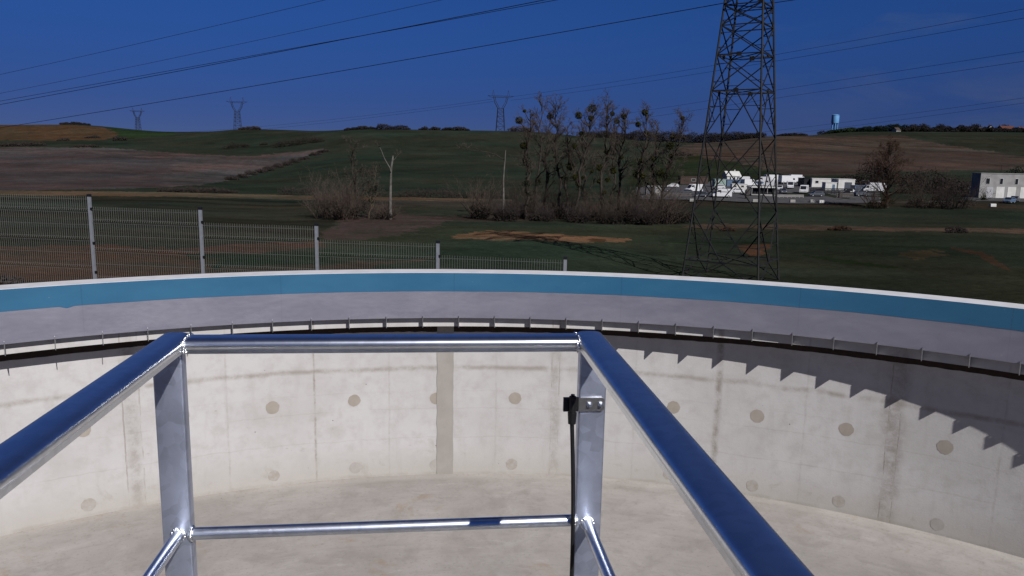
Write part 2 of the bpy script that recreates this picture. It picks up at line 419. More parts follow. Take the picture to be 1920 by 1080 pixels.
# ================================================================== materials shared
CONC_J = [(-29.75, .11, .62, .10), (-16.26, .022, .8, 0), (3.82, .11, .55, .055), (17.2, .06, .95, .0), (30.15, .19, .78, .07), (43.5, .1, 1, .05), (-43., .1, 1, .05), (-1.2, .02, .25, 0), (-10.2, .02, .3, 0), (10.5, .02, .25, 0), (23.9, .02, .25, 0), (-23., .02, .3, 0), (37, .02, .25, 0)]
def concrete_wall():
    M, N, L, b = newmat('fair_faced_concrete')
    tc = N.new('ShaderNodeTexCoord'); sx = N.new('ShaderNodeSeparateXYZ'); L.new(tc.outputs['Object'], sx.inputs[0])
    ang = math_(N, L, 'ARCTAN2', sx.outputs[0], sx.outputs[1]); arc = math_(N, L, 'MULTIPLY', ang, 10.)
    cb = N.new('ShaderNodeCombineXYZ'); L.new(arc, cb.inputs[0]); L.new(sx.outputs[2], cb.inputs[1])
    rad = math_(N, L, 'SQRT', math_(N, L, 'ADD', math_(N, L, 'MULTIPLY', sx.outputs[0], sx.outputs[0]), math_(N, L, 'MULTIPLY', sx.outputs[1], sx.outputs[1])))
    L.new(rad, cb.inputs[2])
    V = cb.outputs[0]; z = sx.outputs[2]
    big = noise(N, L, V, .8, 6, .6); med = noise(N, L, V, 4.5, 7, .65); fine = noise(N, L, V, 38., 5, .7)
    mpn = N.new('ShaderNodeMapping'); mpn.inputs['Scale'].default_value = (3.2, .5, 1); L.new(V, mpn.inputs[0])
    streak = noise(N, L, mpn.outputs[0], 2.2, 6, .6)
    c = mixc(N, L, ramp(N, L, big, .35, .68), (.60, .58, .57), (.53, .51, .495))
    c = mixc(N, L, ramp(N, L, med, .42, .72, 0, .55), c, (.45, .425, .40))
    c = mixc(N, L, ramp(N, L, streak, .52, .75, 0, .25), c, (.40, .375, .345))
    c = mixc(N, L, ramp(N, L, fine, .6, .78, 0, .35), c, (.36, .33, .30))
    # board marks: pale panels differing a little, and vertical joints with grout leaks
    warp = math_(N, L, 'MULTIPLY', math_(N, L, 'SUBTRACT', noise(N, L, V, 3., 6, .7), .5), .07)
    aw = math_(N, L, 'ADD', arc, warp)
    fine_w = math_(N, L, 'ADD', arc, math_(N, L, 'MULTIPLY', math_(N, L, 'SUBTRACT', noise(N, L, V, 6., 6, .75), .5), .03))
    tot = None
    brk = ramp(N, L, noise(N, L, V, 4., 7, .72), .36, .66, .12, 1)
    mps = N.new('ShaderNodeMapping'); mps.inputs['Scale'].default_value = (6, .9, 1); L.new(V, mps.inputs[0])
    dash = ramp(N, L, noise(N, L, mps.outputs[0], 2.4, 6, .75), .40, .60, 0, 1)
    for a, w, s, dbl in CONC_J:
        x = math_(N, L, 'ABSOLUTE', math_(N, L, 'SUBTRACT', aw, R_(a) * 10))
        core = math_(N, L, 'MULTIPLY', ramp(N, L, x, w * .15, w * 1.15, s * .8, 0), brk)
        xf = math_(N, L, 'ABSOLUTE', math_(N, L, 'SUBTRACT', fine_w, R_(a) * 10))
        if dbl: xf = math_(N, L, 'ABSOLUTE', math_(N, L, 'SUBTRACT', xf, dbl))
        line = math_(N, L, 'MULTIPLY', ramp(N, L, xf, .003, .016, min(1, s * .95), 0), dash if dbl else brk)
        core = math_(N, L, 'MAXIMUM', core, line)
        tot = core if tot is None else math_(N, L, 'MAXIMUM', tot, core)
    c = mixc(N, L, tot, c, (.235, .195, .155))
    zw = math_(N, L, 'ADD', z, math_(N, L, 'MULTIPLY', math_(N, L, 'SUBTRACT', noise(N, L, V, 2.2, 6, .7), .5), .10))
    hz = None
    for zz, w, s in ((1.67, .06, .85), (1.05, .014, .22), (.60, .014, .30), (1.32, .012, .14), (.03, .045, .55)):
        x = math_(N, L, 'ABSOLUTE', math_(N, L, 'SUBTRACT', zw, zz)); k = ramp(N, L, x, 0, w, s, 0)
        hz = k if hz is None else math_(N, L, 'MAXIMUM', hz, k)
    brk2 = ramp(N, L, noise(N, L, V, 1.6, 7, .72), .36, .60, .12, 1)
    c = mixc(N, L, math_(N, L, 'MULTIPLY', hz, brk2), c, (.33, .295, .255))
    # browner towards the foot of the wall, with an uneven upper edge
    foot = ramp(N, L, math_(N, L, 'ADD', z, math_(N, L, 'MULTIPLY', math_(N, L, 'SUBTRACT', med, .5), .9)), .0, .55, .5, 0)
    c = mixc(N, L, foot, c, (.42, .385, .33))
    # pin holes and black specks
    vo = N.new('ShaderNodeTexVoronoi'); vo.inputs['Scale'].default_value = 7.; L.new(V, vo.inputs['Vector'])
    hole = math_(N, L, 'MULTIPLY', ramp(N, L, vo.outputs['Distance'], .03, .07, 1, 0), ramp(N, L, noise(N, L, V, 1.3, 3), .55, .62))
    c = mixc(N, L, hole, c, (.10, .085, .075))
    mq = N.new('ShaderNodeMapping'); mq.inputs['Scale'].default_value = (1.0, 7., 1); mq.inputs['Rotation'].default_value = (0, 0, .5); L.new(V, mq.inputs[0])
    scr = math_(N, L, 'MULTIPLY', ramp(N, L, noise(N, L, mq.outputs[0], 5., 3, .6), .69, .73, 0, .6), ramp(N, L, noise(N, L, V, 1.7, 3), .50, .60))
    c = mixc(N, L, scr, c, (.28, .25, .22))
    blot = math_(N, L, 'MULTIPLY', ramp(N, L, noise(N, L, V, 2.6, 6, .7, .5), .56, .72, 0, .5), ramp(N, L, z, .1, 1.5, 1, .12))
    c = mixc(N, L, blot, c, (.38, .345, .29))
    L.new(scaled(N, L, c), b.inputs['Base Color']); b.inputs['Roughness'].default_value = .85; b.inputs['Specular IOR Level'].default_value = .25
    hsum = math_(N, L, 'SUBTRACT', math_(N, L, 'ADD', fine, math_(N, L, 'MULTIPLY', med, .8)), math_(N, L, 'ADD', tot, hole))
    bump(N, L, b, hsum, .35, .006)
    return M
def concrete_floor():
    M, N, L, b = newmat('trowelled_concrete_floor')
    tc = N.new('ShaderNodeTexCoord'); V = tc.outputs['Object']
    big = noise(N, L, V, .42, 7, .62, .6); med = noise(N, L, V, 2.3, 7, .65, .4); fine = noise(N, L, V, 24., 5, .7)
    c = mixc(N, L, ramp(N, L, big, .30, .70), (.45, .415, .385), (.35, .32, .295))
    c = mixc(N, L, ramp(N, L, med, .44, .70, 0, .55), c, (.27, .245, .22))
    c = mixc(N, L, ramp(N, L, noise(N, L, V, .9, 7, .68, 1.2), .52, .78, 0, .6), c, (.52, .50, .47))
    c = mixc(N, L, ramp(N, L, noise(N, L, V, 1.1, 7, .68, .4), .57, .72, 0, .65), c, (.32, .225, .14))
    sx = N.new('ShaderNodeSeparateXYZ'); L.new(V, sx.inputs[0])
    rad = math_(N, L, 'SQRT', math_(N, L, 'ADD', math_(N, L, 'MULTIPLY', sx.outputs[0], sx.outputs[0]), math_(N, L, 'MULTIPLY', sx.outputs[1], sx.outputs[1])))
    cb = N.new('ShaderNodeCombineXYZ'); L.new(math_(N, L, 'MULTIPLY', rad, 2.6), cb.inputs[0]); L.new(math_(N, L, 'MULTIPLY', math_(N, L, 'ARCTAN2', sx.outputs[0], sx.outputs[1]), 4.), cb.inputs[1])
    arcs = noise(N, L, cb.outputs[0], 3.2, 8, .72, .3)
    c = mixc(N, L, ramp(N, L, arcs, .48, .70, 0, .5), c, (.30, .275, .245))
    c = mixc(N, L, ramp(N, L, arcs, .30, .42, .45, 0), c, (.53, .50, .465))
    edge = ramp(N, L, math_(N, L, 'ADD', rad, math_(N, L, 'MULTIPLY', math_(N, L, 'SUBTRACT', med, .5), .35)), 9.84, 9.94, 0, .35)
    c = mixc(N, L, edge, c, (.52, .48, .43))
    sp = N.new('ShaderNodeTexVoronoi'); sp.inputs['Scale'].default_value = 5; L.new(V, sp.inputs['Vector'])
    c = mixc(N, L, math_(N, L, 'MULTIPLY', ramp(N, L, sp.outputs['Distance'], .02, .055, .8, 0), ramp(N, L, big, .5, .58)), c, (.12, .10, .085))
    c = mixc(N, L, ramp(N, L, fine, .52, .74, 0, .5), c, (.24, .21, .18))
    L.new(scaled(N, L, c, KS * .99), b.inputs['Base Color']); b.inputs['Roughness'].default_value = .88; b.inputs['Specular IOR Level'].default_value = .2
    bump(N, L, b, math_(N, L, 'ADD', fine, med), .3, .008)
    return M
def galv(name, base, rough, var=.12, metal=1., scale=9, spangle=.3, bm=.06):
    M, N, L, b = newmat(name)
    tc = N.new('ShaderNodeTexCoord'); V = tc.outputs['Object']
    vo = N.new('ShaderNodeTexVoronoi'); vo.inputs['Scale'].default_value = scale * 6; L.new(V, vo.inputs['Vector'])
    n = noise(N, L, V, scale, 6, .65); n2 = noise(N, L, V, scale * 12, 4, .6)
    vc = N.new('ShaderNodeSeparateColor'); L.new(vo.outputs['Color'], vc.inputs[0])
    k = math_(N, L, 'ADD', math_(N, L, 'MULTIPLY', n, 1 - spangle), math_(N, L, 'MULTIPLY', vc.outputs[0], spangle))
    c = mixc(N, L, ramp(N, L, k, .3, .7), tuple(x * (1 - var) for x in base), tuple(min(1, x * (1 + var)) for x in base))
    L.new(c, b.inputs['Base Color']); b.inputs['Metallic'].default_value = metal
    L.new(ramp(N, L, n, .3, .7, rough * .97, rough * 1.04, False), b.inputs['Roughness'])
    if bm: bump(N, L, b, n2, bm, .002)
    return M
MT = dict(
 wall=concrete_wall(), floor=concrete_floor(),
 rail=galv('galvanised_handrail', (.68, .70, .73), .29, .06, bm=0),
 post=galv('galvanised_flat_post', (.46, .495, .60), .42, .2, metal=.9, spangle=.16, bm=.02, scale=5),
 tube=galv('galvanised_tube', (.64, .67, .73), .34, .08, bm=.015),
 weld=galv('weld_bead', (.78, .79, .80), .25, .1, scale=60),
 fin=galv('stainless_fin', (.50, .50, .50), .35, .1),
 bracket=galv('stainless_bracket', (.36, .345, .33), .4, .1),
 coping=simple('white_coping_paint', (.74, .73, .75), (.64, .63, .64), 5, .75, bmp=.15),
 band=None,
 sealant=simple('brown_bitumen_sealant', (.050, .032, .024), (.032, .021, .016), 8, .7, bmp=.5),
 strip=simple('grey_mortar_strip', (.40, .372, .34), (.365, .338, .305), 5, .9, bmp=.2),
 patch_damp=simple('damp_mortar_patch', (.40, .36, .31), (.46, .43, .40), 14, .9, bmp=.2),
 patch_pale=simple('pale_mortar_patch', (.47, .44, .41), (.42, .39, .36), 9, .9, bmp=.2),
 patch=simple('grey_mortar_patch', (.41, .365, .315), (.365, .325, .275), 9, .9, bmp=.2),
 rubber_and_shade=simple('black_rubber_and_shade', (.008, .008, .009), (.012, .012, .013), 30, .45),
 deck=galv('steel_grating', (.4, .41, .42), .5, .15),
)
def plate_mat():
    M, N, L, b = newmat('grey_sheet_steel')
    tc = N.new('ShaderNodeTexCoord'); sx = N.new('ShaderNodeSeparateXYZ'); L.new(tc.outputs['Object'], sx.inputs[0])
    arc = math_(N, L, 'MULTIPLY', math_(N, L, 'ARCTAN2', sx.outputs[0], sx.outputs[1]), 10.)
    cb = N.new('ShaderNodeCombineXYZ'); L.new(math_(N, L, 'MULTIPLY', arc, .35), cb.inputs[0]); L.new(sx.outputs[2], cb.inputs[1])
    n = noise(N, L, cb.outputs[0], 3.5, 6, .6, .5); n2 = noise(N, L, cb.outputs[0], 22, 5, .7)
    c = mixc(N, L, ramp(N, L, n, .35, .7), (.218, .214, .262), (.262, .256, .304))
    vo = N.new('ShaderNodeTexVoronoi'); vo.inputs['Scale'].default_value = 5; L.new(cb.outputs[0], vo.inputs['Vector'])
    c = mixc(N, L, math_(N, L, 'MULTIPLY', ramp(N, L, vo.outputs['Distance'], .02, .05, 1, 0), ramp(N, L, n, .56, .6)), c, (.55, .55, .56))
    # vertical sheet seams
    sm = math_(N, L, 'ABSOLUTE', math_(N, L, 'SUBTRACT', math_(N, L, 'FRACT', math_(N, L, 'DIVIDE', math_(N, L, 'ADD', arc, 50.45), 2.42)), .5))
    c = mixc(N, L, ramp(N, L, sm, 0, .004, .14, 0), c, (.10, .10, .115))
    L.new(c, b.inputs['Base Color']); b.inputs['Metallic'].default_value = .6
    L.new(ramp(N, L, n2, .3, .7, .42, .50), b.inputs['Roughness'])
    bump(N, L, b, n, .15, .01)
    return M
def band_mat():
    M, N, L, b = newmat('blue_band_paint')
    tc = N.new('ShaderNodeTexCoord'); sx = N.new('ShaderNodeSeparateXYZ'); L.new(tc.outputs['Object'], sx.inputs[0])
    arc = math_(N, L, 'MULTIPLY', math_(N, L, 'ARCTAN2', sx.outputs[0], sx.outputs[1]), 10.)
    cb = N.new('ShaderNodeCombineXYZ'); L.new(math_(N, L, 'MULTIPLY', arc, .4), cb.inputs[0]); L.new(sx.outputs[2], cb.inputs[1])
    n = noise(N, L, cb.outputs[0], 2.2, 5, .6); n2 = noise(N, L, cb.outputs[0], 16, 6, .7)
    c = mixc(N, L, ramp(N, L, n, .35, .68), (.022, .122, .236), (.030, .142, .26))
    c = mixc(N, L, ramp(N, L, n2, .66, .72, 0, .5), c, (.10, .25, .40))
    sm = math_(N, L, 'ABSOLUTE', math_(N, L, 'SUBTRACT', math_(N, L, 'FRACT', math_(N, L, 'DIVIDE', math_(N, L, 'ADD', arc, 50.45), 2.42)), .5))
    c = mixc(N, L, ramp(N, L, sm, 0, .004, .4, 0), c, (.012, .05, .11))
    sc_ = math_(N, L, 'MULTIPLY', ramp(N, L, noise(N, L, cb.outputs[0], 45, 2, .5), .70, .74), ramp(N, L, n, .6, .68))
    c = mixc(N, L, sc_, c, (.45, .50, .55))
    L.new(scaled(N, L, c), b.inputs['Base Color']); b.inputs['Roughness'].default_value = .42
    bump(N, L, b, n2, .1, .004)
    return M
MT['plate'] = plate_mat(); MT['band'] = band_mat()

# ================================================================== the tank
TC = Vector((0, .9, -4.71)); D2 = 2 * math.pi
def zl(z): return z + 4.71
tank = thing('settling_tank', 'large empty round concrete settling tank with white rim, blue painted band and bare concrete wall', 'tank', TC, local=True)
NSEG = 360
b = MB(); b.revolve([(10, zl(-5.0)), (10, zl(-2.351)), (9.69, zl(-2.351)), (9.69, zl(-1.637)), (9.94, zl(-1.637)), (9.94, zl(-2.05)), (10.35, zl(-2.05)), (10.35, zl(-5.6)), (10.0, zl(-5.6))][:8], 0, D2, NSEG)
b.build('tank_wall', MT['wall'], tank, smooth=30)
b = MB(); b.revolve([(.02, zl(-5.12)), (3, zl(-5.02)), (6, zl(-4.87)), (9.85, zl(-4.715)), (10.02, zl(-4.69))], 0, D2, 240, closed=False)
b.f = [f[::-1] for f in b.f]
b.build('tank_floor', MT['floor'], tank, smooth=40)
b = MB(); b.revolve([(9.5925, zl(-1.630)), (9.5925, zl(-1.574)), (9.596, zl(-1.570)), (9.935, zl(-1.570)), (9.942, zl(-1.578)), (9.942, zl(-1.634)), (9.69, zl(-1.634))], 0, D2, NSEG)
b.build('coping', MT['coping'], tank, smooth=40)
# blue band and grey baffle plate: a sheet hung clear of the wall, lower edge at -2.21
rnd = random.Random(3)
zb = []
zz = -1.828
NB = 720
b = MB()
for i in range(NB):
    g = D2 * i / NB
    e = -1.828 + .0015 * math.sin(g * 9) + .001 * math.sin(g * 41 + 1) + (rnd.uniform(-.0012, .0012)) - (.022 if i in (653,) else 0)
    for r, z in ((9.588, -1.573), (9.588, e), (9.5915, e), (9.5915, -1.573)): b.v.append((r * math.sin(g), r * math.cos(g), zl(z)))
for i in range(NB):
    i2 = (i + 1) % NB
    for j in range(4): b.f.append((i * 4 + j, i * 4 + (j + 1) % 4, i2 * 4 + (j + 1) % 4, i2 * 4 + j))
b.f = [f[::-1] for f in b.f]
b.build('painted_band', MT['band'], tank, smooth=30)
b = MB(); b.revolve([(9.592, zl(-2.210)), (9.592, zl(-1.64)), (9.600, zl(-1.64)), (9.600, zl(-2.210))], 0, D2, NSEG)
b.build('baffle_plate', MT['plate'], tank, smooth=30)
# thin dark brown sealing band under the nib, lower edge uneven
b = MB()
for i in range(NB):
    g = D2 * i / NB
    e = -2.497 + .005 * math.sin(g * 23) + rnd.uniform(-.006, .004)
    for r, z in ((9.996, -2.353), (9.996, e), (10.01, e), (10.01, -2.353)): b.v.append((r * math.sin(g), r * math.cos(g), zl(z)))
for i in range(NB):
    i2 = (i + 1) % NB
    for j in range(4): b.f.append((i * 4 + j, i2 * 4 + j, i2 * 4 + (j + 1) % 4, i * 4 + (j + 1) % 4))
b.build('sealing_band', MT['sealant'], tank, smooth=30)
# mortar strip over the closing joint
def wall_patch(b, g0, g1, z0, z1, r, n=8, jit=0):
    o = len(b.v)
    for i in range(n + 1):
        g = g0 + (g1 - g0) * i / n
        for rr_, z in ((r, z0), (r, z1), (10.02, z1), (10.02, z0)): b.v.append((rr_ * math.sin(g), rr_ * math.cos(g), zl(z)))
    for i in range(n):
        for j in range(4): b.f.append((o + i * 4 + j, o + i * 4 + (j + 1) % 4, o + i * 4 + 4 + (j + 1) % 4, o + i * 4 + 4 + j))
    b.f.append((o, o + 1, o + 2, o + 3)[::-1]); b.f.append((o + n * 4, o + n * 4 + 1, o + n * 4 + 2, o + n * 4 + 3))
b = MB(); g0 = None
nz = 26; L_ = []
for i in range(nz + 1):
    z = -2.36 - (4.70 - 2.36) * i / nz
    L_.append((R_(-6.19) + rnd.uniform(-.0006, .0006), R_(-4.80) + rnd.uniform(-.0006, .0006), z))
for ga, gb, z in L_:
    for k in range(5):
        g = ga + (gb - ga) * k / 4; b.v.append((9.991 * math.sin(g), 9.991 * math.cos(g), zl(z)))
for i in range(nz):
    for k in range(4): b.f.append((i * 5 + k, i * 5 + k + 1, i * 5 + k + 6, i * 5 + k + 5))
b.build('mortar_strip', MT['strip'], tank)
# round mortar plugs over the shutter tie holes
def plug(deg, z, r):
    b = MB(); n = 22; g = R_(deg)
    ring = []
    for i in range(n):
        t = D2 * i / n; k = r * (1 + rnd.uniform(-.05, .05)); ga = g + k * math.cos(t) / 10
        ring.append((9.9972 * math.sin(ga), 9.9972 * math.cos(ga), zl(z + k * math.sin(t))))
    b.v = ring + [(9.9970 * math.sin(g), 9.9970 * math.cos(g), zl(z))]
    b.f = [(i, (i + 1) % n, n) for i in range(n)]
    return b
for k in range(-7, 8):
    a = .35 + 6.66 * k
    if abs(a) > 48: continue
    plug(a + rnd.uniform(-.1, .1), -3.51 + rnd.uniform(-.02, .02), .092 * rnd.uniform(.94, 1.06)).build('tie_hole_plug', MT['patch'], tank)
    plug(a + rnd.uniform(-.1, .1), -4.54 + rnd.uniform(-.015, .015), .090 * rnd.uniform(.9, 1.08)).build('tie_hole_plug', MT['patch_pale'] if rnd.random() < .6 else MT['patch_damp'], tank)
# radial stiffener fins between nib and baffle plate
def fin_mb():
    b = MB(); t = .004
    pts = [(9.700, -2.340), (9.566, -2.340), (9.566, -2.178), (9.586, -2.170), (9.586, -2.215), (9.700, -2.215)]
    n = len(pts)
    b.v = [(-t, r, zl(z)) for r, z in pts] + [(t, r, zl(z)) for r, z in pts]
    b.f = [tuple(range(n)), tuple(range(n, 2 * n))[::-1]] + [(i, n + i, n + (i + 1) % n, (i + 1) % n) for i in range(n)]
    return b
fin0 = fin_mb().build('stiffener_fin', MT['fin'], tank)
fin0.rotation_euler = (0, 0, -R_(-37.4))
for i in range(-36, 62):
    if i == 0: continue
    o = fin0.copy(); COL.objects.link(o); o.parent = tank
    o.rotation_euler = (0, 0, -R_(-37.4 + 3.0 * i))

# ================================================================== guard rail of the bridge end
YAW = R_(5.75)
rail = thing('guard_rail', 'galvanised steel guard rail in the foreground with wide top rails and round middle rails', 'railing', (0, 0, -1.6), rotz=YAW, local=True)
def wz(z): return z + 1.6
def hand_profile(w=.083, sk=.013, cr=.028, n=30):
    # rounded head over an inset skirt
    a = w / 2; c = a - .0035; P = [(-c + .001, -sk - cr), (-c, -sk - cr + .001), (-c, -cr - .0005), (-a + .001, -cr + .003)]
    for i in range(n + 1):
        t = math.pi - math.pi * i / n
        P.append((math.copysign(abs(math.cos(t)) ** .62, math.cos(t)) * a, -cr + .006 + (cr - .006) * math.sin(t) ** .66 if 0 < i < n else -cr + .006))
    P += [(a - .001, -cr + .003), (c, -cr - .0005), (c, -sk - cr + .001), (c - .001, -sk - cr)]
    return P[::-1]
HP = hand_profile()
XL, XR, YC = -.718, .4445, 2.108
ZT_ = wz(-.492)
for x in (XL, XR):
    b = MB(); b.sweep([(p, q) for p, q in HP], (x + (.040 if x < 0 else -.044), -1.2, ZT_), (x, YC + .040, ZT_))
    b.build('top_rail', MT['rail'], rail, smooth=35)
b = MB(); b.sweep(HP, (XL + .0425, YC, ZT_ - .0015), (XR - .0425, YC, ZT_ - .0015)); b.build('top_rail', MT['rail'], rail, smooth=35)
def rrect(w, d, r=.006, k=3):
    P = []
    for cx, cy, a0 in ((w / 2 - r, d / 2 - r, 0), (-w / 2 + r, d / 2 - r, 90), (-w / 2 + r, -d / 2 + r, 180), (w / 2 - r, -d / 2 + r, 270)):
        for i in range(k + 1):
            a = R_(a0 + 90 * i / k); P.append((cx + r * math.cos(a), cy + r * math.sin(a)))
    return P
for x, y in ((XL - .010, YC), (XR + .006, YC), (XL - .010, .45), (XR + .006, .45), (XL - .01, -1.1), (XR + .006, -1.1)):
    b = MB(); P = rrect(.080, .038)
    n = len(P)
    b.v = [(x + p, y + q, .0) for p, q in P] + [(x + p, y + q, ZT_ - .030) for p, q in P]
    b.f = [(i, (i + 1) % n, n + (i + 1) % n, n + i) for i in range(n)] + [tuple(range(n))[::-1], tuple(range(n, 2 * n))]
    b.build('post', MT['post'], rail, smooth=40)
ZM = wz(-1.066)
b = MB(); b.tube([(XL + .022, YC - .012, ZM), (XR - .026, YC - .012, ZM + .008)], .0172, 24); b.build('middle_rail', MT['tube'], rail, smooth=60)
for x in (XL - .006, XR + .004):
    for ya, yb in ((YC - .018, .47), (.43, -1.08)):
        b = MB(); b.tube([(x, ya, ZM), (x, yb, ZM)], .0172, 24); b.build('middle_rail', MT['tube'], rail, smooth=60)
# weld beads
def weld(c, axis, r, rr=.0045):
    b = MB(); rn = random.Random(hash((round(c[0], 3), round(c[1], 3))) % 999)
    ax = Vector(axis); a = Vector((0, 0, 1)); s = ax.cross(a)
    n = 26
    for i in range(n):
        t = D2 * i / n
        p = Vector(c) + (s * math.cos(t) + a * math.sin(t)) * (r + rn.uniform(-.001, .001))
        b.ball(p, rr * rn.uniform(.8, 1.25), 7, 5)
    b.build('weld_bead', MT['weld'], rail, smooth=180)
weld((XL - .006, YC - .020, ZM), (0, 1, 0), .0185); weld((XR + .004, YC - .020, ZM), (0, 1, 0), .0185)
weld((XL + .031, YC - .012, ZM), (1, 0, 0), .0185); weld((XR - .035, YC - .012, ZM + .008), (1, 0, 0), .0185)
def seam(x, sgn):
    b = MB(); rn = random.Random(int(x * 1000))
    pts = [(p, q) for p, q in HP if q > -.03]
    for p, q in pts:
        for k in range(2):
            b.ball((x + rn.uniform(-.001, .001), YC + p + rn.uniform(-.002, .002), ZT_ + q + .0005), .0030 * rn.uniform(.7, 1.2), 6, 4)
    for k in range(10):
        b.ball((x + sgn * rn.uniform(0, .006), YC - .0405 + rn.uniform(-.002, .002), ZT_ - .018 - .0022 * k), .0042 * rn.uniform(.7, 1.3), 6, 4)
    b.build('weld_bead', MT['weld'], rail, smooth=180)
seam(XL + .0425, 1); seam(XR - .0425, -1)
# deck of the walkway below the rail (grating bars on two beams)
b = MB(); 
for i in range(66): b.bar((XL - .06, -1.2 + i * .052, -.012), (XR + .06, -1.2 + i * .052, -.012), .005, .024)
for i in range(12): b.bar((XL - .05 + i * .115, -1.22, -.012), (XL - .05 + i * .115, 2.2, -.012), .005, .020)
b.build('deck_grating', MT['deck'], rail)
for x in (XL, XR):
    b = MB(); b.sweep([(-.04, -.16), (.04, -.16), (.04, -.15), (.004, -.15), (.004, -.01), (.04, -.01), (.04, 0), (-.04, 0), (-.04, -.01), (-.004, -.01), (-.004, -.15), (-.04, -.15)], (x, -1.2, -.026), (x, 2.2, -.026)); b.build('deck_beam', MT['post'], rail)
# cable clamp bolted to the right post
br = None
b = MB(); yf = YC - .019 - .0045
x0, x1 = XR - .036, XR + .040
zc0, zc1 = wz(-.716), wz(-.675)
P = [(x0, zc0), (x1 - .006, zc0), (x1, zc0 + .006), (x1, zc1 - .006), (x1 - .006, zc1), (x0, zc1)]
n = len(P)
b.v = [(x, yf - .002, z) for x, z in P] + [(x, yf + .004, z) for x, z in P]
b.f = [tuple(range(n)), tuple(range(n, 2 * n))[::-1]] + [(i, n + i, n + (i + 1) % n, (i + 1) % n) for i in range(n)]
br = b.build('clamp_bracket', MT['bracket'], rail)
for bx in (XR - .004, XR + .029):
    b = MB(); zc = (zc0 + zc1) / 2
    b.tube([(bx, yf - .002, zc), (bx, yf - .0035, zc)], .0095, 20)
    b.tube([(bx, yf - .0035, zc), (bx, yf - .009, zc)], .0070, 6); b.tube([(bx, yf - .009, zc), (bx, yf - .013, zc)], .0042, 12)
    b.build('bolt', MT['tube'], br, smooth=40, org=Vector())
b = MB()
b.box((x0 - .021, yf + .004, (zc0 + zc1) / 2), (.044, .012, .040))  # left part of the clamp, its shade put in as black colour
b.tube([(x0 - .018, yf - .006, zc1 + .006), (x0 - .018, yf - .006, zc0 - .002)], .0105, 14)
b.tube([(x0 - .018, yf - .006, zc0 - .001), (x0 - .018, yf - .006, zc0 - .034)], [.0135, .0115], 14)
b.tube([(x0 - .018, yf - .006, zc1 + .004), (x0 - .018, yf - .006, zc1 + .012)], .006, 10)
b.build('clamp_block', MT['rubber_and_shade'], br, smooth=40, org=Vector())
def wk2w(x, y, z): return Vector((x * math.cos(YAW) - y * math.sin(YAW), x * math.sin(YAW) + y * math.cos(YAW), z - 1.6))
b = MB(); pts = []
cx_, cy_, cz_ = x0 - .018, yf - .006, zc0 - .03
for i in range(40):
    t = i / 39
    pts.append(wk2w(cx_ + .017 * t ** .9 + .004 * math.sin(t * 5), cy_ - .010 * math.sin(t * math.pi) - .012 * t, cz_ - .86 * t))
b.tube(pts, .0062, 14)
tag(b.build('cable', MT['rubber_and_shade'], None, smooth=60, org=pts[-1]), 'black cable hanging from the clamp on the right post', 'cable')

# ================================================================== mesh fence behind the tank
fm = galv('galvanised_fence_wire', (.098, .098, .094), .7, .1, metal=.0)
fpost = simple('grey_fence_post', (.33, .345, .38), (.28, .29, .33), 14, .5, metal=.3)
fcap = simple('black_plastic_cap', (.01, .01, .011), None, 20, .5)
FA = R_(-9.0); FP = Vector((-8.87, 16.0, 0)); FT = [.00 - .75, -.93, -1.13, -1.38, -1.64, -1.86, -2.12, -2.4, -2.7]   # post tops
fence = thing('mesh_fence', 'grey welded wire mesh fence stepping down the slope beyond the tank rim', 'fence', (FP.x, FP.y, -3.0))
fd = Vector((math.cos(FA), math.sin(FA), 0)); fn = Vector((-math.sin(FA), math.cos(FA), 0))
for i in range(-2, 7):
    p = FP + fd * (2.5 * i); top = FT[i + 1] if i >= -1 else -.75
    g = H(p.x, p.y) - .3
    b = MB(); b.sweep([(-.03, -.024), (.03, -.024), (.03, .024), (-.03, .024)], (p.x, p.y, g), (p.x, p.y, top), up=-fn)
    po = b.build('fence_post', fpost, fence)
    b = MB(); b.box((p.x, p.y, top + .018), (.072, .058, .05), Matrix.Rotation(FA, 3, 'Z')); b.build('post_cap', fcap, po, org=ORG['mesh_fence'])
    for dz in (.26, .98, 1.6):
        b = MB(); b.box((p.x + .034, p.y - .01, top - dz), (.026, .05, .05), Matrix.Rotation(FA, 3, 'Z')); b.build('clip', fcap, po, org=ORG['mesh_fence'])
    if i < 6:
        q = FP + fd * (2.5 * (i + 1)); pt = (FT[i + 2] if i >= -1 else -.75) - .02
        if i < 0: pt = -.93
        hh = 1.93; b = MB()
        s0 = p + fd * .035; L_p = 2.43; nw = 49
        zf = [0, .06, .26, .30, .34, .86, .90, .94, 1.46, 1.50, 1.54, hh]
        of = [0, 0, 0, .022, 0, 0, .022, 0, 0, .022, 0, 0]
        for k in range(nw):
            w0 = s0 + fd * (L_p * k / (nw - 1))
            b.tube([(w0.x - fn.x * o, w0.y - fn.y * o, pt - z_) for z_, o in zip(zf, of)], .0024, 3, caps=False)
        for z_, o in [(.06, 0), (.26, 0), (.34, 0), (.60, 0), (.86, 0), (.94, 0), (1.2, 0), (1.46, 0), (1.54, 0), (1.9, 0)]:
            a_ = s0 - fn * (o + .003); c_ = s0 + fd * L_p - fn * (o + .003)
            b.tube([(a_.x, a_.y, pt - z_), (c_.x, c_.y, pt - z_)], .0026, 3, caps=False)
        b.build('mesh_panel', fm, fence)

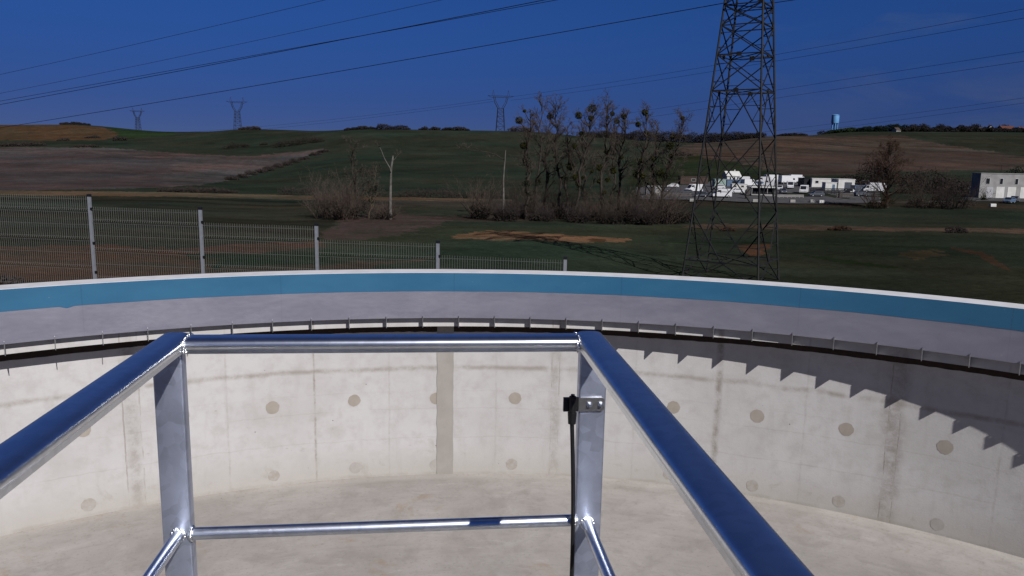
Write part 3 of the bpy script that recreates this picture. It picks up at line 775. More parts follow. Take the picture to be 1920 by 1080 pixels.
# ================================================================== pylons and lines
steel = simple('weathered_pylon_steel', (.012, .013, .016), (.024, .023, .022), 1.5, .65)
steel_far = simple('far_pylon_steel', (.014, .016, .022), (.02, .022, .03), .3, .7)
def lerp(a, b, t): return a + (b - a) * t
def pylon_near():
    c = unp(1370, 525, Y=82); gz = H(c.x, c.y)
    base = Vector((c.x, c.y, gz))
    t = thing('lattice_pylon', 'tall dark lattice pylon close behind the tank, its top cut off by the frame', 'pylon', base)
    psi = R_(12)
    zbot = -12.55
    def half(z):  # half diagonal at height z above the base
        k = max(0., z) / 29.2
        if z < 29.2: return lerp(5.75, 2.68, k ** .92)
        return max(1.6, 2.68 - (z - 29.2) * .10)
    def corner(i, z):
        a = psi + i * math.pi / 2; h = half(z)
        return Vector((base.x + h * math.cos(a), base.y + h * math.sin(a), zbot + z))
    lv = [0, 2.3, 7.4, 15.2, 19.9, 23.5, 26.4, 28.4, 30.6, 33, 35.4, 38, 40.6]
    for i in range(4):
        b = MB()
        ps = [corner(i, -1.2)] + [corner(i, z) for z in lv]
        for p, q in zip(ps[:-1], ps[1:]): b.bar(p, q, .155, .155)
        b.build('leg', steel, t)
    for i in range(4):
        b = MB(); j = (i + 1) % 4
        C = lambda k, z: corner(k, z)
        for n_, (z0, z1) in enumerate(zip(lv[:-1], lv[1:])):
            A, B, Cc, Dd = C(i, z0), C(j, z0), C(i, z1), C(j, z1)
            w = .10 if z0 > 3 else .11
            if n_ == 0:
                b.bar(Cc, Dd, .13); M_ = (Cc + Dd) / 2
                b.bar(A, M_, w); b.bar(B, M_, w)
                b.bar((A + Cc) / 2, (A + M_) / 2, .07); b.bar((B + Dd) / 2, (B + M_) / 2, .07)
            elif n_ == 1:        # V: from the legs down to the middle of the lower tie
                M_ = (A + B) / 2
                b.bar(Cc, M_, w); b.bar(Dd, M_, w)
                for top, leg in ((Cc, i), (Dd, j)):
                    for q_ in (.33, .66):
                        pm = top.lerp(M_, q_); b.bar(pm, C(leg, lerp(z1, z0, q_)), .06); b.bar(pm, C(leg, lerp(z1, z0, q_ * .5)), .055)
            elif n_ == 3:        # K: from the middle of the upper tie down to the legs
                M_ = (Cc + Dd) / 2
                b.bar(A, M_, w); b.bar(B, M_, w); b.bar(Cc, Dd, .11)
                for bot, leg in ((A, i), (B, j)):
                    for q_ in (.33, .66):
                        pm = bot.lerp(M_, q_); b.bar(pm, C(leg, lerp(z0, z1, q_)), .065); b.bar(pm, C(leg, lerp(z0, z1, min(1, q_ + .33))), .06)
            elif n_ == 2:        # tall X with stub ties
                b.bar(A, Dd, w); b.bar(B, Cc, w)
                X_ = (A + B + Cc + Dd) / 4
                for (s_, e_, la, lb_) in ((A, Dd, i, j), (B, Cc, j, i)):
                    for q_, leg in ((.25, la), (.75, lb_)):
                        pm = s_.lerp(e_, q_); b.bar(pm, C(leg, lerp(z0, z1, q_)), .065)
                        b.bar(pm, C(leg, lerp(z0, z1, .5)), .055)
            else:
                b.bar(A, Dd, w); b.bar(B, Cc, w); b.bar(Cc, Dd, .10)
                X_ = (A + B + Cc + Dd) / 4
                for (s_, e_) in ((A, Dd), (B, Cc)):
                    for q_ in (.25, .75):
                        pm = s_.lerp(e_, q_); leg = (i if ((s_ == A) == (q_ < .5)) else j)
                        b.bar(pm, C(leg, lerp(z0, z1, q_)), .06)
        b.build('face_bracing', steel, t)
    for z in (2.3, 19.9, 23.5, 28.4, 33):
        b = MB(); b.bar(corner(0, z), corner(2, z), .08); b.bar(corner(1, z), corner(3, z), .08)
        b.build('plan_bracing', steel, t)
    # gusset plates at the main nodes
    for z in (19.9, 23.5):
        for i in range(4):
            b = MB(); p = (corner(i, z) + corner((i + 1) % 4, z)) / 2; b.box(p, (.48, .14, .36), Matrix.Rotation(psi + math.pi / 4 + math.pi / 2 * (i + 1), 3, 'Z'))
            b.build('gusset_plate', steel, t)
    tips = []
    for z, l in ((30.6, 7.5), (35.4, 9.5), (40.6, 6.5)):
        b = MB(); ax = Vector((math.cos(R_(58)), math.sin(R_(58)), 0)); c0 = Vector((base.x, base.y, zbot + z))
        for sg in (-1, 1):
            tip = c0 + ax * (sg * l) + Vector((0, 0, .6)); tips.append(tip)
            for k in range(4):
                b.bar(corner(k, z), tip, .11)
            for k in range(4): b.bar(corner(k, z + 1.6), tip, .09)
        b.build('crossarm', steel, t)
    b = MB(); b.bar(Vector((base.x, base.y, zbot + 40.6)), Vector((base.x, base.y, zbot + 44)), .25); b.build('peak', steel, t)
    return base, tips
PB, PT = pylon_near()

def far_pylon(px, ybase, ytop, Y, label, yaw=0.):
    P = unp(px, ybase, Y=Y); Q = unp(px, ytop, Y=Y); P.z = min(P.z, H(P.x, P.y)) - 1; Hh = Q.z - P.z; s = Hh / 40
    t = thing('far_pylon', label, 'pylon', P, group='distant lattice pylons on the hills')
    ax = Vector((math.cos(yaw), math.sin(yaw), 0)); ay = Vector((-math.sin(yaw), math.cos(yaw), 0)); up = Vector((0, 0, 1))
    w = max(.34, Y * (.00046 if Y < 800 else .00034))
    def pt(x, y, z): return P + (ax * x + ay * y + up * z) * s
    b = MB()
    lv = [0, 6, 11, 15.5, 19.5, 23]
    hw = lambda z: lerp(4.2, 2.7, z / 23)
    for sx in (-1, 1):
        for sy in (-1, 1): b.bar(pt(sx * hw(0), sy * hw(0), 0), pt(sx * hw(23), sy * hw(23), 23), w)
    for z0, z1 in zip(lv[:-1], lv[1:]):
        for sy in (-1, 1):
            b.bar(pt(-hw(z0), sy * hw(z0), z0), pt(hw(z1), sy * hw(z1), z1), w * .6); b.bar(pt(hw(z0), sy * hw(z0), z0), pt(-hw(z1), sy * hw(z1), z1), w * .6)
            b.bar(pt(-hw(z1), sy * hw(z1), z1), pt(hw(z1), sy * hw(z1), z1), w * .6)
    b.build('tower_body', steel_far, t)
    b = MB()
    for sx in (-1, 1):
        for sy in (-1, 1):
            b.bar(pt(sx * 2.7, sy * 2.2, 23), pt(sx * 5.6, sy * 1.2, 28), w * .85); b.bar(pt(sx * 5.6, sy * 1.2, 28), pt(sx * 7.2, sy * 1.0, 34), w * .85)
            b.bar(pt(sx * 1.0, sy * 2, 23), pt(sx * 4.4, sy * 1.1, 29), w * .6); b.bar(pt(sx * 4.4, sy * 1.1, 29), pt(sx * 5.4, sy * 1.0, 34), w * .6)
        for k in range(4): b.bar(pt(sx * lerp(5.6, 7.2, k / 4), 0, 28 + 1.5 * k), pt(sx * lerp(4.6, 5.4, (k + 1) / 4), 0, 29.5 + 1.5 * k), w * .5)
    b.build('tower_head', steel_far, t)
    b = MB()
    for sy in (-1, 1):
        b.bar(pt(-12.5, 0, 34.6), pt(12.5, 0, 34.6), w * .8); b.bar(pt(-7.2, sy, 33.2), pt(7.2, sy, 33.2), w * .7)
        for sx in (-1, 1): b.bar(pt(sx * 7.2, sy, 32.6), pt(sx * 12.5, 0, 34.6), w * .6)
    for k in range(8): b.bar(pt(-7.2 + 1.8 * k, 0, 33.2 if k % 2 else 34.6), pt(-5.4 + 1.8 * k, 0, 34.6 if k % 2 else 33.2), w * .5)
    for sx in (-1, 1):
        b.bar(pt(sx * 8.4, 0, 34.6), pt(sx * 7.2, 0, 40), w * .7); b.bar(pt(sx * 6.2, 0, 34.6), pt(sx * 7.2, 0, 40), w * .7)
    b.build('crossarm', steel_far, t)
far_pylon(938, 247, 169, 745, 'distant lattice pylon with a forked head on the green hill left of the mistletoe trees', .1)
far_pylon(446, 243, 182, 950, 'distant forked pylon beside a dark thicket on the hill crest', .15)
far_pylon(259, 238, 202, 1500, 'smallest and farthest forked pylon, far left beyond the green hill', .2)

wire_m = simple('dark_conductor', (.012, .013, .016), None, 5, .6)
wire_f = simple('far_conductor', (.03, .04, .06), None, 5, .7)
def cable(A, B, mid, r, label, far=False):
    # hanging line from A to B whose sag carries it through the mid pixel
    A = Vector(A); B = Vector(B); n = 48
    def pts(s): return [A.lerp(B, i / n) - Vector((0, 0, 4 * s * (i / n) * (1 - i / n))) for i in range(n + 1)]
    lo, hi = -10., 60.
    for _ in range(40):
        s = (lo + hi) / 2; P = pts(s)
        xs = []; ys = []
        for p in P:
            x, y = prj(np.float64(p.x), np.float64(p.y), np.float64(p.z)); xs.append(float(x)); ys.append(float(y))
        o = np.argsort(xs); y = np.interp(mid[0], np.array(xs)[o], np.array(ys)[o])
        if y < mid[1]: lo = s
        else: hi = s
    s = max(s, 0)
    b = MB(); P = pts(s); b.tube(P, r, 5, caps=False)
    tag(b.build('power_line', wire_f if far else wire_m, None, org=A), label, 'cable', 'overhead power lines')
U = lambda x, y, Y: unp(x, y, Y=Y)
cable(U(-700, 268, 260), U(1345, -180, 84), (210, 93), .030, 'topmost overhead power line at the upper left, leaving the frame first')
cable(U(-700, 288, 260), U(1350, -118, 84), (400, 93), .026, 'second overhead power line from the top at the upper left')
cable(U(-700, 312, 260), U(1352, -66, 84), (420, 117), .046, 'upper strand of the thick pair of power lines across the upper left sky')
cable(U(-700, 309, 262), U(1400, -66, 90), (420, 114), .040, 'lower strand of the thick pair of power lines across the upper left sky')
cable(U(-700, 332, 260), U(1356, 6, 83), (640, 133), .042, 'lowest near power line on the left, meeting the near pylon at the frame top')
cable(U(1446, 6, 83), U(2300, -120, 60), (1470, 2), .040, 'short power line leaving the near pylon at the top right')
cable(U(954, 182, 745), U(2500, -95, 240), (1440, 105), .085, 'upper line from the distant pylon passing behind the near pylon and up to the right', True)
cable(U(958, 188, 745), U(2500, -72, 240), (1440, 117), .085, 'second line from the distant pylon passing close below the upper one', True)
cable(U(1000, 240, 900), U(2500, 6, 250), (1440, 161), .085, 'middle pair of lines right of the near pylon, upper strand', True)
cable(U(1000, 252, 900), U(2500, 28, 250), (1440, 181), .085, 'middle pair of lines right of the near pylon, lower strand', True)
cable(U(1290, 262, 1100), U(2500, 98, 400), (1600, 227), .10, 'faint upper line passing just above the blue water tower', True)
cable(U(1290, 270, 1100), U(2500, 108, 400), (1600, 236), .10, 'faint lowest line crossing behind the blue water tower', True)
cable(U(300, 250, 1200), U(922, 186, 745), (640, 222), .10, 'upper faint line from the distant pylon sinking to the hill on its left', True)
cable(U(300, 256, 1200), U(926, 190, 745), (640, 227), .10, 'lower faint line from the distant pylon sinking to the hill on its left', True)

# ================================================================== trees, shrubs, hedges
bark = simple('grey_brown_bark', (.034, .028, .024), (.060, .050, .042), 2., .9)
bark_d = simple('dark_bark', (.040, .032, .027), (.06, .05, .042), 2., .9)
bark_w = simple('pale_dead_wood', (.17, .155, .14), (.095, .088, .08), 1.2, .85)
twig = simple('brown_twigs', (.056, .042, .034), (.084, .062, .050), .7, .9)
twig_g = simple('grey_twigs', (.060, .047, .039), (.088, .068, .056), .7, .9)
twig_r = simple('russet_twigs', (.070, .036, .022), (.045, .028, .020), .6, .9)
twig_d = simple('dark_thicket', (.034, .027, .025), (.052, .042, .038), .5, .95)
mist = simple('mistletoe_leaves', (.050, .048, .012), (.022, .025, .008), 1.3, .8)
ivy = simple('ivy_leaves', (.012, .016, .008), (.022, .024, .010), 1.3, .8)
brush = simple('bare_scrub', (.036, .029, .024), (.022, .019, .017), .6, .95)
thick = simple('purple_brown_thicket', (.030, .022, .022), (.050, .038, .034), .5, .95)
wood = simple('distant_wood', (.020, .018, .019), (.032, .028, .027), .2, .95)
conif = simple('dark_conifers', (.010, .017, .013), (.016, .024, .017), .3, .95)

def rvec(rn): 
    while True:
        v = Vector((rn.uniform(-1, 1), rn.uniform(-1, 1), rn.uniform(-1, 1)))
        if .05 < v.length < 1: return v.normalized()
def grow(rn, p, d, L, r, depth, TR, TW, up=.15, wob=.28, nb=(3, 5), twig_r=.02, amin=25, amax=50):
    # one limb, its side branches and its twigs
    n = 5 if depth > 1 else 3
    pts = [p.copy()]; rad = [r]; q = p.copy(); dd = d.copy()
    for i in range(n):
        dd = (dd + rvec(rn) * wob + Vector((0, 0, up * .35))).normalized()
        q = q + dd * (L / n); pts.append(q.copy()); rad.append(max(twig_r * .6, r * (1 - (i + 1) / n * .72)))
    (TR if depth > 1 else TW).tube(pts, rad, 5 if depth > 2 else (4 if depth == 2 else 3), caps=False)
    if depth <= 0: return
    k = rn.randint(*nb)
    for j in range(k):
        t = rn.uniform(.25, 1.0); i = min(int(t * n), n - 1); f = t * n - i
        s = pts[i].lerp(pts[i + 1], f); base = (pts[i + 1] - pts[i]).normalized()
        a = R_(rn.uniform(amin, amax)); perp = rvec(rn); perp = (perp - base * perp.dot(base)).normalized()
        nd = (base * math.cos(a) + perp * math.sin(a)).normalized()
        grow(rn, s, nd, L * rn.uniform(.38, .62), max(twig_r, rad[i] * .5), depth - 1, TR, TW, up, wob, nb, twig_r, amin, amax)
def leaf_ball(b, c, r, n, rn, size, sq=(1, 1, 1)):
    for _ in range(n):
        v = rvec(rn) * (r * rn.uniform(.25, 1) ** .5); v = Vector((v.x * sq[0], v.y * sq[1], v.z * sq[2]))
        p = c + v; a = rvec(rn) * size * rn.uniform(.6, 1.3); d = rvec(rn); d = (d - a.normalized() * d.dot(a.normalized())) * size * .6
        b.add([p - a, p + d, p + a, p - d], [(0, 1, 2, 3)])
MISTLE = [(1030,205,8),(1000,258,20),(1175,235,18),(1335,230,20),(1410,190,25),(1405,245,15),(1500,240,8),(1525,220,12),(1550,262,14),(1590,235,16),(1708,213,17),(1670,280,15),(1865,345,15),(1850,400,22),(1858,455,14),(1495,433,13),(1575,465,10),(1450,520,18),(1290,520,20),(1315,575,15),(1360,578,10),(1500,590,13),(1530,540,18),(1690,480,15),(1665,560,24),(1695,570,15),(1795,555,24),(1840,530,10),(1025,400,19),(1330,610,14),(1310,400,13),(1715,330,14),(1350,330,11),(1920,245,11),(1450,600,12),(1240,580,9),(1105,600,13),(1410,545,9),(1750,470,12),(1480,660,12)]
def poplar(px, pyb, tipx, tipy, seed, label, Y, mats=(None, None), ivy_n=0, r0=.34, limbs=16, targets=(), clear=.30, spread=.22, depth=3, group='bare mistletoe trees beyond the field', haze=1500):
    rn = random.Random(seed)
    B = at(px, Y); T = unp(tipx, tipy, Y=Y); h = T.z - B.z
    t = thing('bare_tree', label, 'tree', B, group=group)
    TR = MB(); TW = MB(); n = 9; pts = []; rad = []
    for i in range(n + 1):
        k = i / n; p = B.lerp(T, k); w = math.sin(k * math.pi) * h * .034
        p += Vector((rn.uniform(-1, 1) * w, rn.uniform(-1, 1) * w, 0)); pts.append(p); rad.append(r0 * (1 - .86 * k) + .02)
    pts[0] = B - Vector((0, 0, .5)); rad[0] = r0 * 1.25
    TR.tube(pts, rad, 7)
    def on(k):
        i = min(int(k * n), n - 1); return pts[i].lerp(pts[i + 1], k * n - i)
    for j in range(limbs):
        k = clear + (1 - clear) * ((j + rn.random()) / limbs) ** .9; k = min(k, .97)
        a = rn.uniform(0, D2); el = R_(rn.uniform(22, 55) + 18 * k)
        d = Vector((math.cos(a) * math.cos(el), math.sin(a) * math.cos(el), math.sin(el)))
        L = h * spread * (1.18 - .80 * k) * rn.uniform(.7, 1.25)
        grow(rn, on(k), d, L, r0 * .50 * (1.1 - .7 * k) + .02, depth, TR, TW, twig_r=.017, nb=(3, 5))
    ms = []
    for (cx, cy, rr_) in targets:
        P = unp(640 + cx / 3, 140 + cy / 3, Y=Y + rn.uniform(-1.2, 1.2)); k = min(.95, max(.12, (P.z - B.z) / h - .10))
        s = on(k); mid = s.lerp(P, .55) + Vector((0, 0, -.25 * (P - s).length * .5)) + rvec(rn) * .3
        TR.tube([s, mid, P], [.13, .10, .07], 4, caps=False)
        for _ in range(4): grow(rn, P, (P - mid).normalized() + rvec(rn) * .4, h * .07, .03, 1, TR, TW, twig_r=.017)
        ms.append((P, rr_ / 3 * Y / FOC * 1.12))
    base_v = list(TW.v)
    for _ in range(haze if base_v else 0):      # finest twigs
        p = Vector(rn.choice(base_v)); d = (rvec(rn) + Vector((0, 0, .5))).normalized() * rn.uniform(.25, .6); sd = d.cross(rvec(rn)).normalized() * .022
        TW.add([p - sd, p + sd, p + d], [(0, 1, 2)])
    TR.build('trunk', mats[0] or bark, t, smooth=60); TW.build('crown', mats[1] or twig_g, t)
    for P, r in ms:
        b = MB(); leaf_ball(b, P, r, int(140 + r * 260), rn, .17, (1, 1, .95)); b.build('mistletoe', mist, t)
    if ivy_n:
        b = MB()
        for _ in range(ivy_n):
            k = rn.uniform(.05, .62); leaf_ball(b, on(k) + rvec(rn) * .3, rn.uniform(.4, .95), 55, rn, .17)
        b.build('ivy', ivy, t)
TREES = [  # foot x, foot y, tip x, tip y, limbs, clear, spread, ivy
 (989, 408, 994, 204, 18, .30, .21, 20, 'first mistletoe tree from the left, dark ivy clothing its trunk'),
 (1003, 409, 1017, 184, 18, .35, .21, 6, 'slender bare tree just right of the ivy clad one, the tallest twig of the row'),
 (1052, 411, 1042, 190, 24, .42, .27, 3, 'wide crowned bare tree with a forking trunk and one mistletoe ball high up'),
 (1080, 411, 1112, 196, 20, .35, .25, 6, 'tree carrying three large mistletoe balls at its very top'),
 (1131, 412, 1140, 190, 24, .35, .25, 6, 'bare tree with fine grey twigs at the middle of the row'),
 (1165, 413, 1172, 206, 20, .35, .22, 5, 'thin bare tree with a mistletoe ball at its tip'),
 (1198, 414, 1212, 201, 20, .34, .24, 6, 'bare tree with a single round mistletoe ball standing clear at its top'),
 (1236, 416, 1283, 214, 26, .20, .27, 9, 'last tree of the row, leaning right and full of mistletoe'),
]
TREES += [
 (1020, 408, 1030, 222, 18, .22, .22, 7, 'thin bare tree with ivy, set back between the slender tree and the wide crowned one'),
 (1068, 409, 1064, 226, 16, .22, .22, 6, 'thin bare tree set back just right of the wide crowned one'),
 (1104, 409, 1092, 232, 18, .22, .24, 8, 'ivy clad bare tree set back left of the middle tree'),
 (1150, 411, 1152, 218, 16, .25, .22, 6, 'slim bare tree set back right of the middle tree'),
 (1218, 412, 1234, 224, 18, .22, .24, 8, 'ivy clad bare tree set back left of the leaning last tree'),
]
ass = {i: [] for i in range(len(TREES))}
for mtl in MISTLE:
    x, y = 640 + mtl[0] / 3, 140 + mtl[1] / 3
    def dist(T):
        k = (T[1] - y) / (T[1] - T[3]); return abs(lerp(T[0], T[2], k) - x)
    i = min(range(8), key=lambda q: dist(TREES[q])); ass[i].append(mtl)
for i, T in enumerate(TREES):
    poplar(T[0], T[1], T[2], T[3] + 9, 40 + i, T[8], 168 + (i % 3) * 3.2 + (9 if i > 7 else 0), limbs=T[4], clear=T[5], spread=T[6], ivy_n=T[7], targets=ass[i], mats=(bark, twig_g))

def shrub(px, Y, w, h, seed, label, m1=twig, n=70, group='bare bushes at the field edges', name='bush', base_leaf=None, off=0):
    # many stemmed bush: w and h in metres
    rn = random.Random(seed); B = at(px, Y); B.z -= .1
    t = thing(name, label, 'bush', B, group=group)
    TR = MB(); TW = MB()
    for j in range(n):
        a = rn.uniform(0, D2); rr_ = w / 2 * math.sqrt(rn.random()) * .55
        p = B + Vector((math.cos(a) * rr_, math.sin(a) * rr_, 0)); p.z = H(p.x, p.y) - .1
        el = R_(rn.uniform(40, 85)); d = Vector((math.cos(a) * math.cos(el), math.sin(a) * math.cos(el), math.sin(el)))
        L = h * rn.uniform(.5, 1.0) * (1.0 if rn.random() > .2 else .7)
        grow(rn, p, d, L, .035 + .006 * h, 2, TR, TW, twig_r=.018, nb=(3, 5), wob=.22)
    TR.build('stems', m1, t); TW.build('twigs', m1, t)
    if base_leaf:
        b = MB()
        for _ in range(base_leaf[1]):
            a = rn.uniform(0, D2); rr_ = w * .5 * math.sqrt(rn.random())
            leaf_ball(b, B + Vector((math.cos(a) * rr_, math.sin(a) * rr_, rn.uniform(.2, h * .35))), rn.uniform(.5, 1.0), 60, rn, .2)
        b.build('foliage', base_leaf[0], t)
# undergrowth of the tree row
ug = [(900, 165, 5, 8.5, twig), (948, 160, 5, 5.0, twig_d), (985, 172, 7, 7.5, twig), (1020, 165, 6, 3.4, twig_d), (1052, 172, 7, 8.0, brush), (1085, 164, 6, 3.8, twig_d), (1118, 170, 7, 6.2, twig), (1150, 162, 6, 3.4, brush), (1182, 170, 7, 7.2, twig), (1213, 163, 6, 4.8, twig_d), (1246, 168, 8, 8.0, twig), (1275, 172, 6, 4.5, brush)]
ul = ['tall loose bush standing apart left of the mistletoe trees', 'dark bush at the foot of the dead white trunk', 'brown scrub under the ivy clad tree', 'dark scrub right of the ivy clad tree',
      'brown scrub under the wide crowned tree', 'dark scrub under the tree with three mistletoe balls', 'twiggy scrub left of the middle tree', 'low scrub right of the middle tree',
      'brown scrub between the last three trees of the row', 'dark scrub left of the leaning tree', 'tall twiggy scrub round the foot of the leaning tree', 'low scrub at the right end of the tree row']
for i, (px, Y, w, h, mm_) in enumerate(ug): shrub(px, Y, w, h, 200 + i, ul[i], mm_, n=60 if i else 34, group='scrub under the mistletoe trees', base_leaf=(brush, 24))
# left group
poplar(668, 397, 660, 276, 70, 'bare tree with pale upper branches in the thicket left of the birch', 158, limbs=14, clear=.2, spread=.30, mats=(bark, twig_g), r0=.22, group='bare trees at mid field')
poplar(690, 399, 706, 318, 71, 'short yellowish branching tree between thicket and birch', 156, limbs=12, clear=.15, spread=.34, mats=(simple('ochre_bark', (.10, .08, .055), None, 2, .9), twig_g), r0=.14, group='bare trees at mid field', ivy_n=3)
shrub(622, 160, 12, 8.6, 72, 'large spreading grey thicket of bare stems at mid field', twig_g, n=90)
shrub(645, 154, 8, 6.5, 74, 'denser brown thicket in front of the spreading grey one', twig, n=55, base_leaf=(brush, 10))
shrub(722, 155, 5, 3.6, 73, 'low bush with brambles at the foot of the pale birch', twig, n=36, base_leaf=(brush, 8))
def snag(px, Y, segs, label, seed, r0=.25):
    rn = random.Random(seed); B = at(px, Y); t = thing('dead_tree', label, 'tree', B, group='pale dead trees')
    for k, (nm, pts_, ra) in enumerate(segs):
        b = MB(); P = [unp(x, y, Y=Y + rn.uniform(-.4, .4)) for x, y in pts_]
        if k == 0: P[0] = B - Vector((0, 0, .5))
        P2 = []
        for a_, c_ in zip(P[:-1], P[1:]):
            P2.append(a_); P2.append(a_.lerp(c_, .5) + rvec(rn) * .12)
        P2.append(P[-1]); ra2 = [lerp(ra[0], ra[1], i / (len(P2) - 1)) for i in range(len(P2))]
        b.tube(P2, ra2, 7); b.build(nm, bark_w if k == 0 or (nm == 'branch' and seed == 1) else bark, t, smooth=60)
    TW = MB(); TR = MB()
    for nm, pts_, ra in segs[1:]:
        P = unp(*pts_[-1], Y=Y)
        for _ in range(7): grow(rn, P, Vector((rn.uniform(-1, 1), rn.uniform(-1, 1), .6)).normalized(), 1.3, .03, 1, TR, TW, twig_r=.015)
    TW.v and TW.build('twigs', twig_g, t)
snag(731, 155, [('trunk', [(731, 398), (732, 360), (733, 322), (736, 300), (737, 292)], (.34, .14)), ('branch', [(733, 322), (727, 308), (718, 290), (712, 276)], (.12, .04)), ('branch', [(737, 300), (742, 296), (746, 291)], (.08, .03))], 'pale white broken birch trunk with a forked top standing alone at mid field', 1)
snag(944, 163, [('trunk', [(944, 410), (944, 360), (945, 320), (948, 282)], (.28, .10)), ('branch', [(947, 300), (930, 290), (905, 284), (862, 278)], (.13, .03)), ('branch', [(930, 290), (920, 296)], (.06, .03)), ('branch', [(905, 284), (890, 277), (876, 278)], (.06, .02))], 'pale dead trunk with a long drooping top branch bending left', 2)

def clump(px, Y, w, h, d, label, m1, seed, name='bush', group='bushes along the hedgerows', yaw=0, lsz=None, dens=1., cat='bush'):
    # leafy or twiggy mass, w wide d deep h high
    rn = random.Random(seed); B = at(px, Y); t = MB(); s = lsz or max(.16, Y * .0007)
    k = max(2, int(w / max(h, 1) * 3.2))
    for i in range(k):
        x = (i + rn.random()) / k * 2 - 1; hh = h * rn.uniform(.55, 1.0) * (1 - .5 * abs(x) ** 3)
        p = Vector((B.x + x * w / 2 * math.cos(yaw) + rn.uniform(-.5, .5) * d * math.sin(yaw), B.y + x * w / 2 * math.sin(yaw) + rn.uniform(-.5, .5) * d, 0)); p.z = H(p.x, p.y) + hh * .42
        leaf_ball(t, p, 1.0, int(150 * dens), rn, s, (max(h * .55, w / k * .9), d * .5, hh * .58))
        for _ in range(26):      # twigs breaking the outline
            q = p + Vector((rn.uniform(-1, 1) * h * .5, rn.uniform(-.5, .5) * d, rn.uniform(0, hh * .4)))
            e = q + Vector((rn.uniform(-.3, .3), rn.uniform(-.3, .3), 1)) * (hh * rn.uniform(.15, .35))
            t.tube([q, e], [s * .22, s * .1], 3, caps=False)
    return tag(t.build(name, m1, None, org=B), label, cat, group)
def clump_px(x0, x1, yb, yt, label, m1, seed, Y=None, **k):
    P = gp((x0 + x1) / 2, yb) if Y is None else at((x0 + x1) / 2, Y)
    s = P.y / FOC
    return clump((x0 + x1) / 2, P.y, (x1 - x0) * s, (yb - yt) * s, max(2, (yb - yt) * s * .9), label, m1, seed, **k)
clump_px(296, 440, 361, 349, 'long low dark hedge at the lower edge of the ploughed field', twig_d, 301)
clump_px(522, 592, 366, 347, 'dark hedge left of the spreading grey thicket', twig_d, 302)
clump_px(745, 862, 371, 350, 'dark hedge behind the birch along the pale track', twig_d, 303)
clump_px(862, 960, 372, 356, 'sparser hedge behind the dead trunk along the track', brush, 304, dens=.6)
hb = [(432, 337, 9), (452, 333, 8), (470, 328, 10), (488, 324, 9), (503, 320, 11), (520, 315, 10), (536, 311, 9), (552, 306, 10), (570, 300, 8), (590, 292, 8), (606, 286, 7)]
for i, (x, y, hh) in enumerate(hb):
    clump_px(x - 9, x + 10, y, y - hh, ['dark small bush', 'round brown bush'][i % 2] + ' on the edge of the ploughed field, %s' % ['lowest in the row', 'second from the bottom', 'third from the bottom', 'fourth from the bottom', 'fifth from the bottom', 'in the middle of the row', 'fifth from the top', 'fourth from the top', 'third from the top', 'second from the top', 'highest in the row'][i], twig_d, 320 + i, group='bushes along the field boundary', name='boundary_bush')
clump_px(0, 88, 274, 266, 'dark hedge at the far left below the brown hill', twig_d, 340, dens=.8)
clump_px(-120, 0, 276, 268, 'dark hedge running out of the frame at the far left', twig_d, 341, dens=.6)
clump_px(112, 132, 264, 259, 'small dark bush on the brown hill', twig_d, 342)
clump_px(164, 190, 259, 254, 'flat dark bush at the edge of the brown hill', twig_d, 343)
clump_px(216, 232, 264, 251, 'lone upright tree where the brown hill meets the green field', twig_d, 344, name='tree', cat='tree', dens=4)
clump_px(140, 186, 276, 271, 'low hedge at the top edge of the ploughed field', twig_d, 345)
clump_px(424, 468, 277, 265, 'twiggy copse in the green field under the forked pylon', brush, 346, dens=.7)
clump_px(490, 500, 272, 266, 'tiny bush between the two copses on the green slope', brush, 347)
clump_px(514, 608, 271, 256, 'long twiggy copse on the green slope', brush, 348, dens=.7)
clump_px(452, 490, 243, 235, 'rounded dark thicket on the crest beside the forked pylon', twig_d, 349)
clump_px(118, 172, 236, 230, 'low dark thicket on the brown hill crest at far left', wood, 350, Y=1300)
clump_px(648, 706, 243, 236, 'flat dark thicket on the middle crest', wood, 351)
clump_px(706, 733, 243, 231, 'taller dark thicket on the middle crest', wood, 352)
clump_px(732, 766, 243, 233, 'rounded dark thicket at the right of the taller one on the crest', wood, 353)
clump_px(788, 802, 244, 236, 'small dark bush alone on the crest', wood, 354)
clump_px(808, 824, 244, 237, 'small bush beside the alone one on the crest', wood, 355)
clump_px(830, 878, 245, 237, 'smooth low thicket left of the middle distant pylon', wood, 356)
clump_px(955, 1000, 247, 235, 'brown thicket right of the middle distant pylon', twig, 357)
clump_px(1080, 1092, 256, 243, 'single dark fir on the crest behind the mistletoe trees', conif, 358, name='tree', cat='tree')
tag(clump_px(1100, 1420, 276, 255, '', wood, 359, Y=840, name='far_wood', dens=5), kind='stuff')
for k_ in ('label', 'category', 'group'):
    o_ = bpy.data.objects['far_wood']
    if k_ in o_.keys() and k_ != 'label': del o_[k_]
bpy.data.objects['far_wood']['label'] = 'dark far wood filling the dip behind the near pylon'
clump_px(1452, 1508, 253, 247, 'dark trees on the crest just right of the near pylon', wood, 360, Y=950)
clump_px(1255, 1296, 292, 284, 'small bush at the lower left edge of the brown hill field', twig_d, 361)
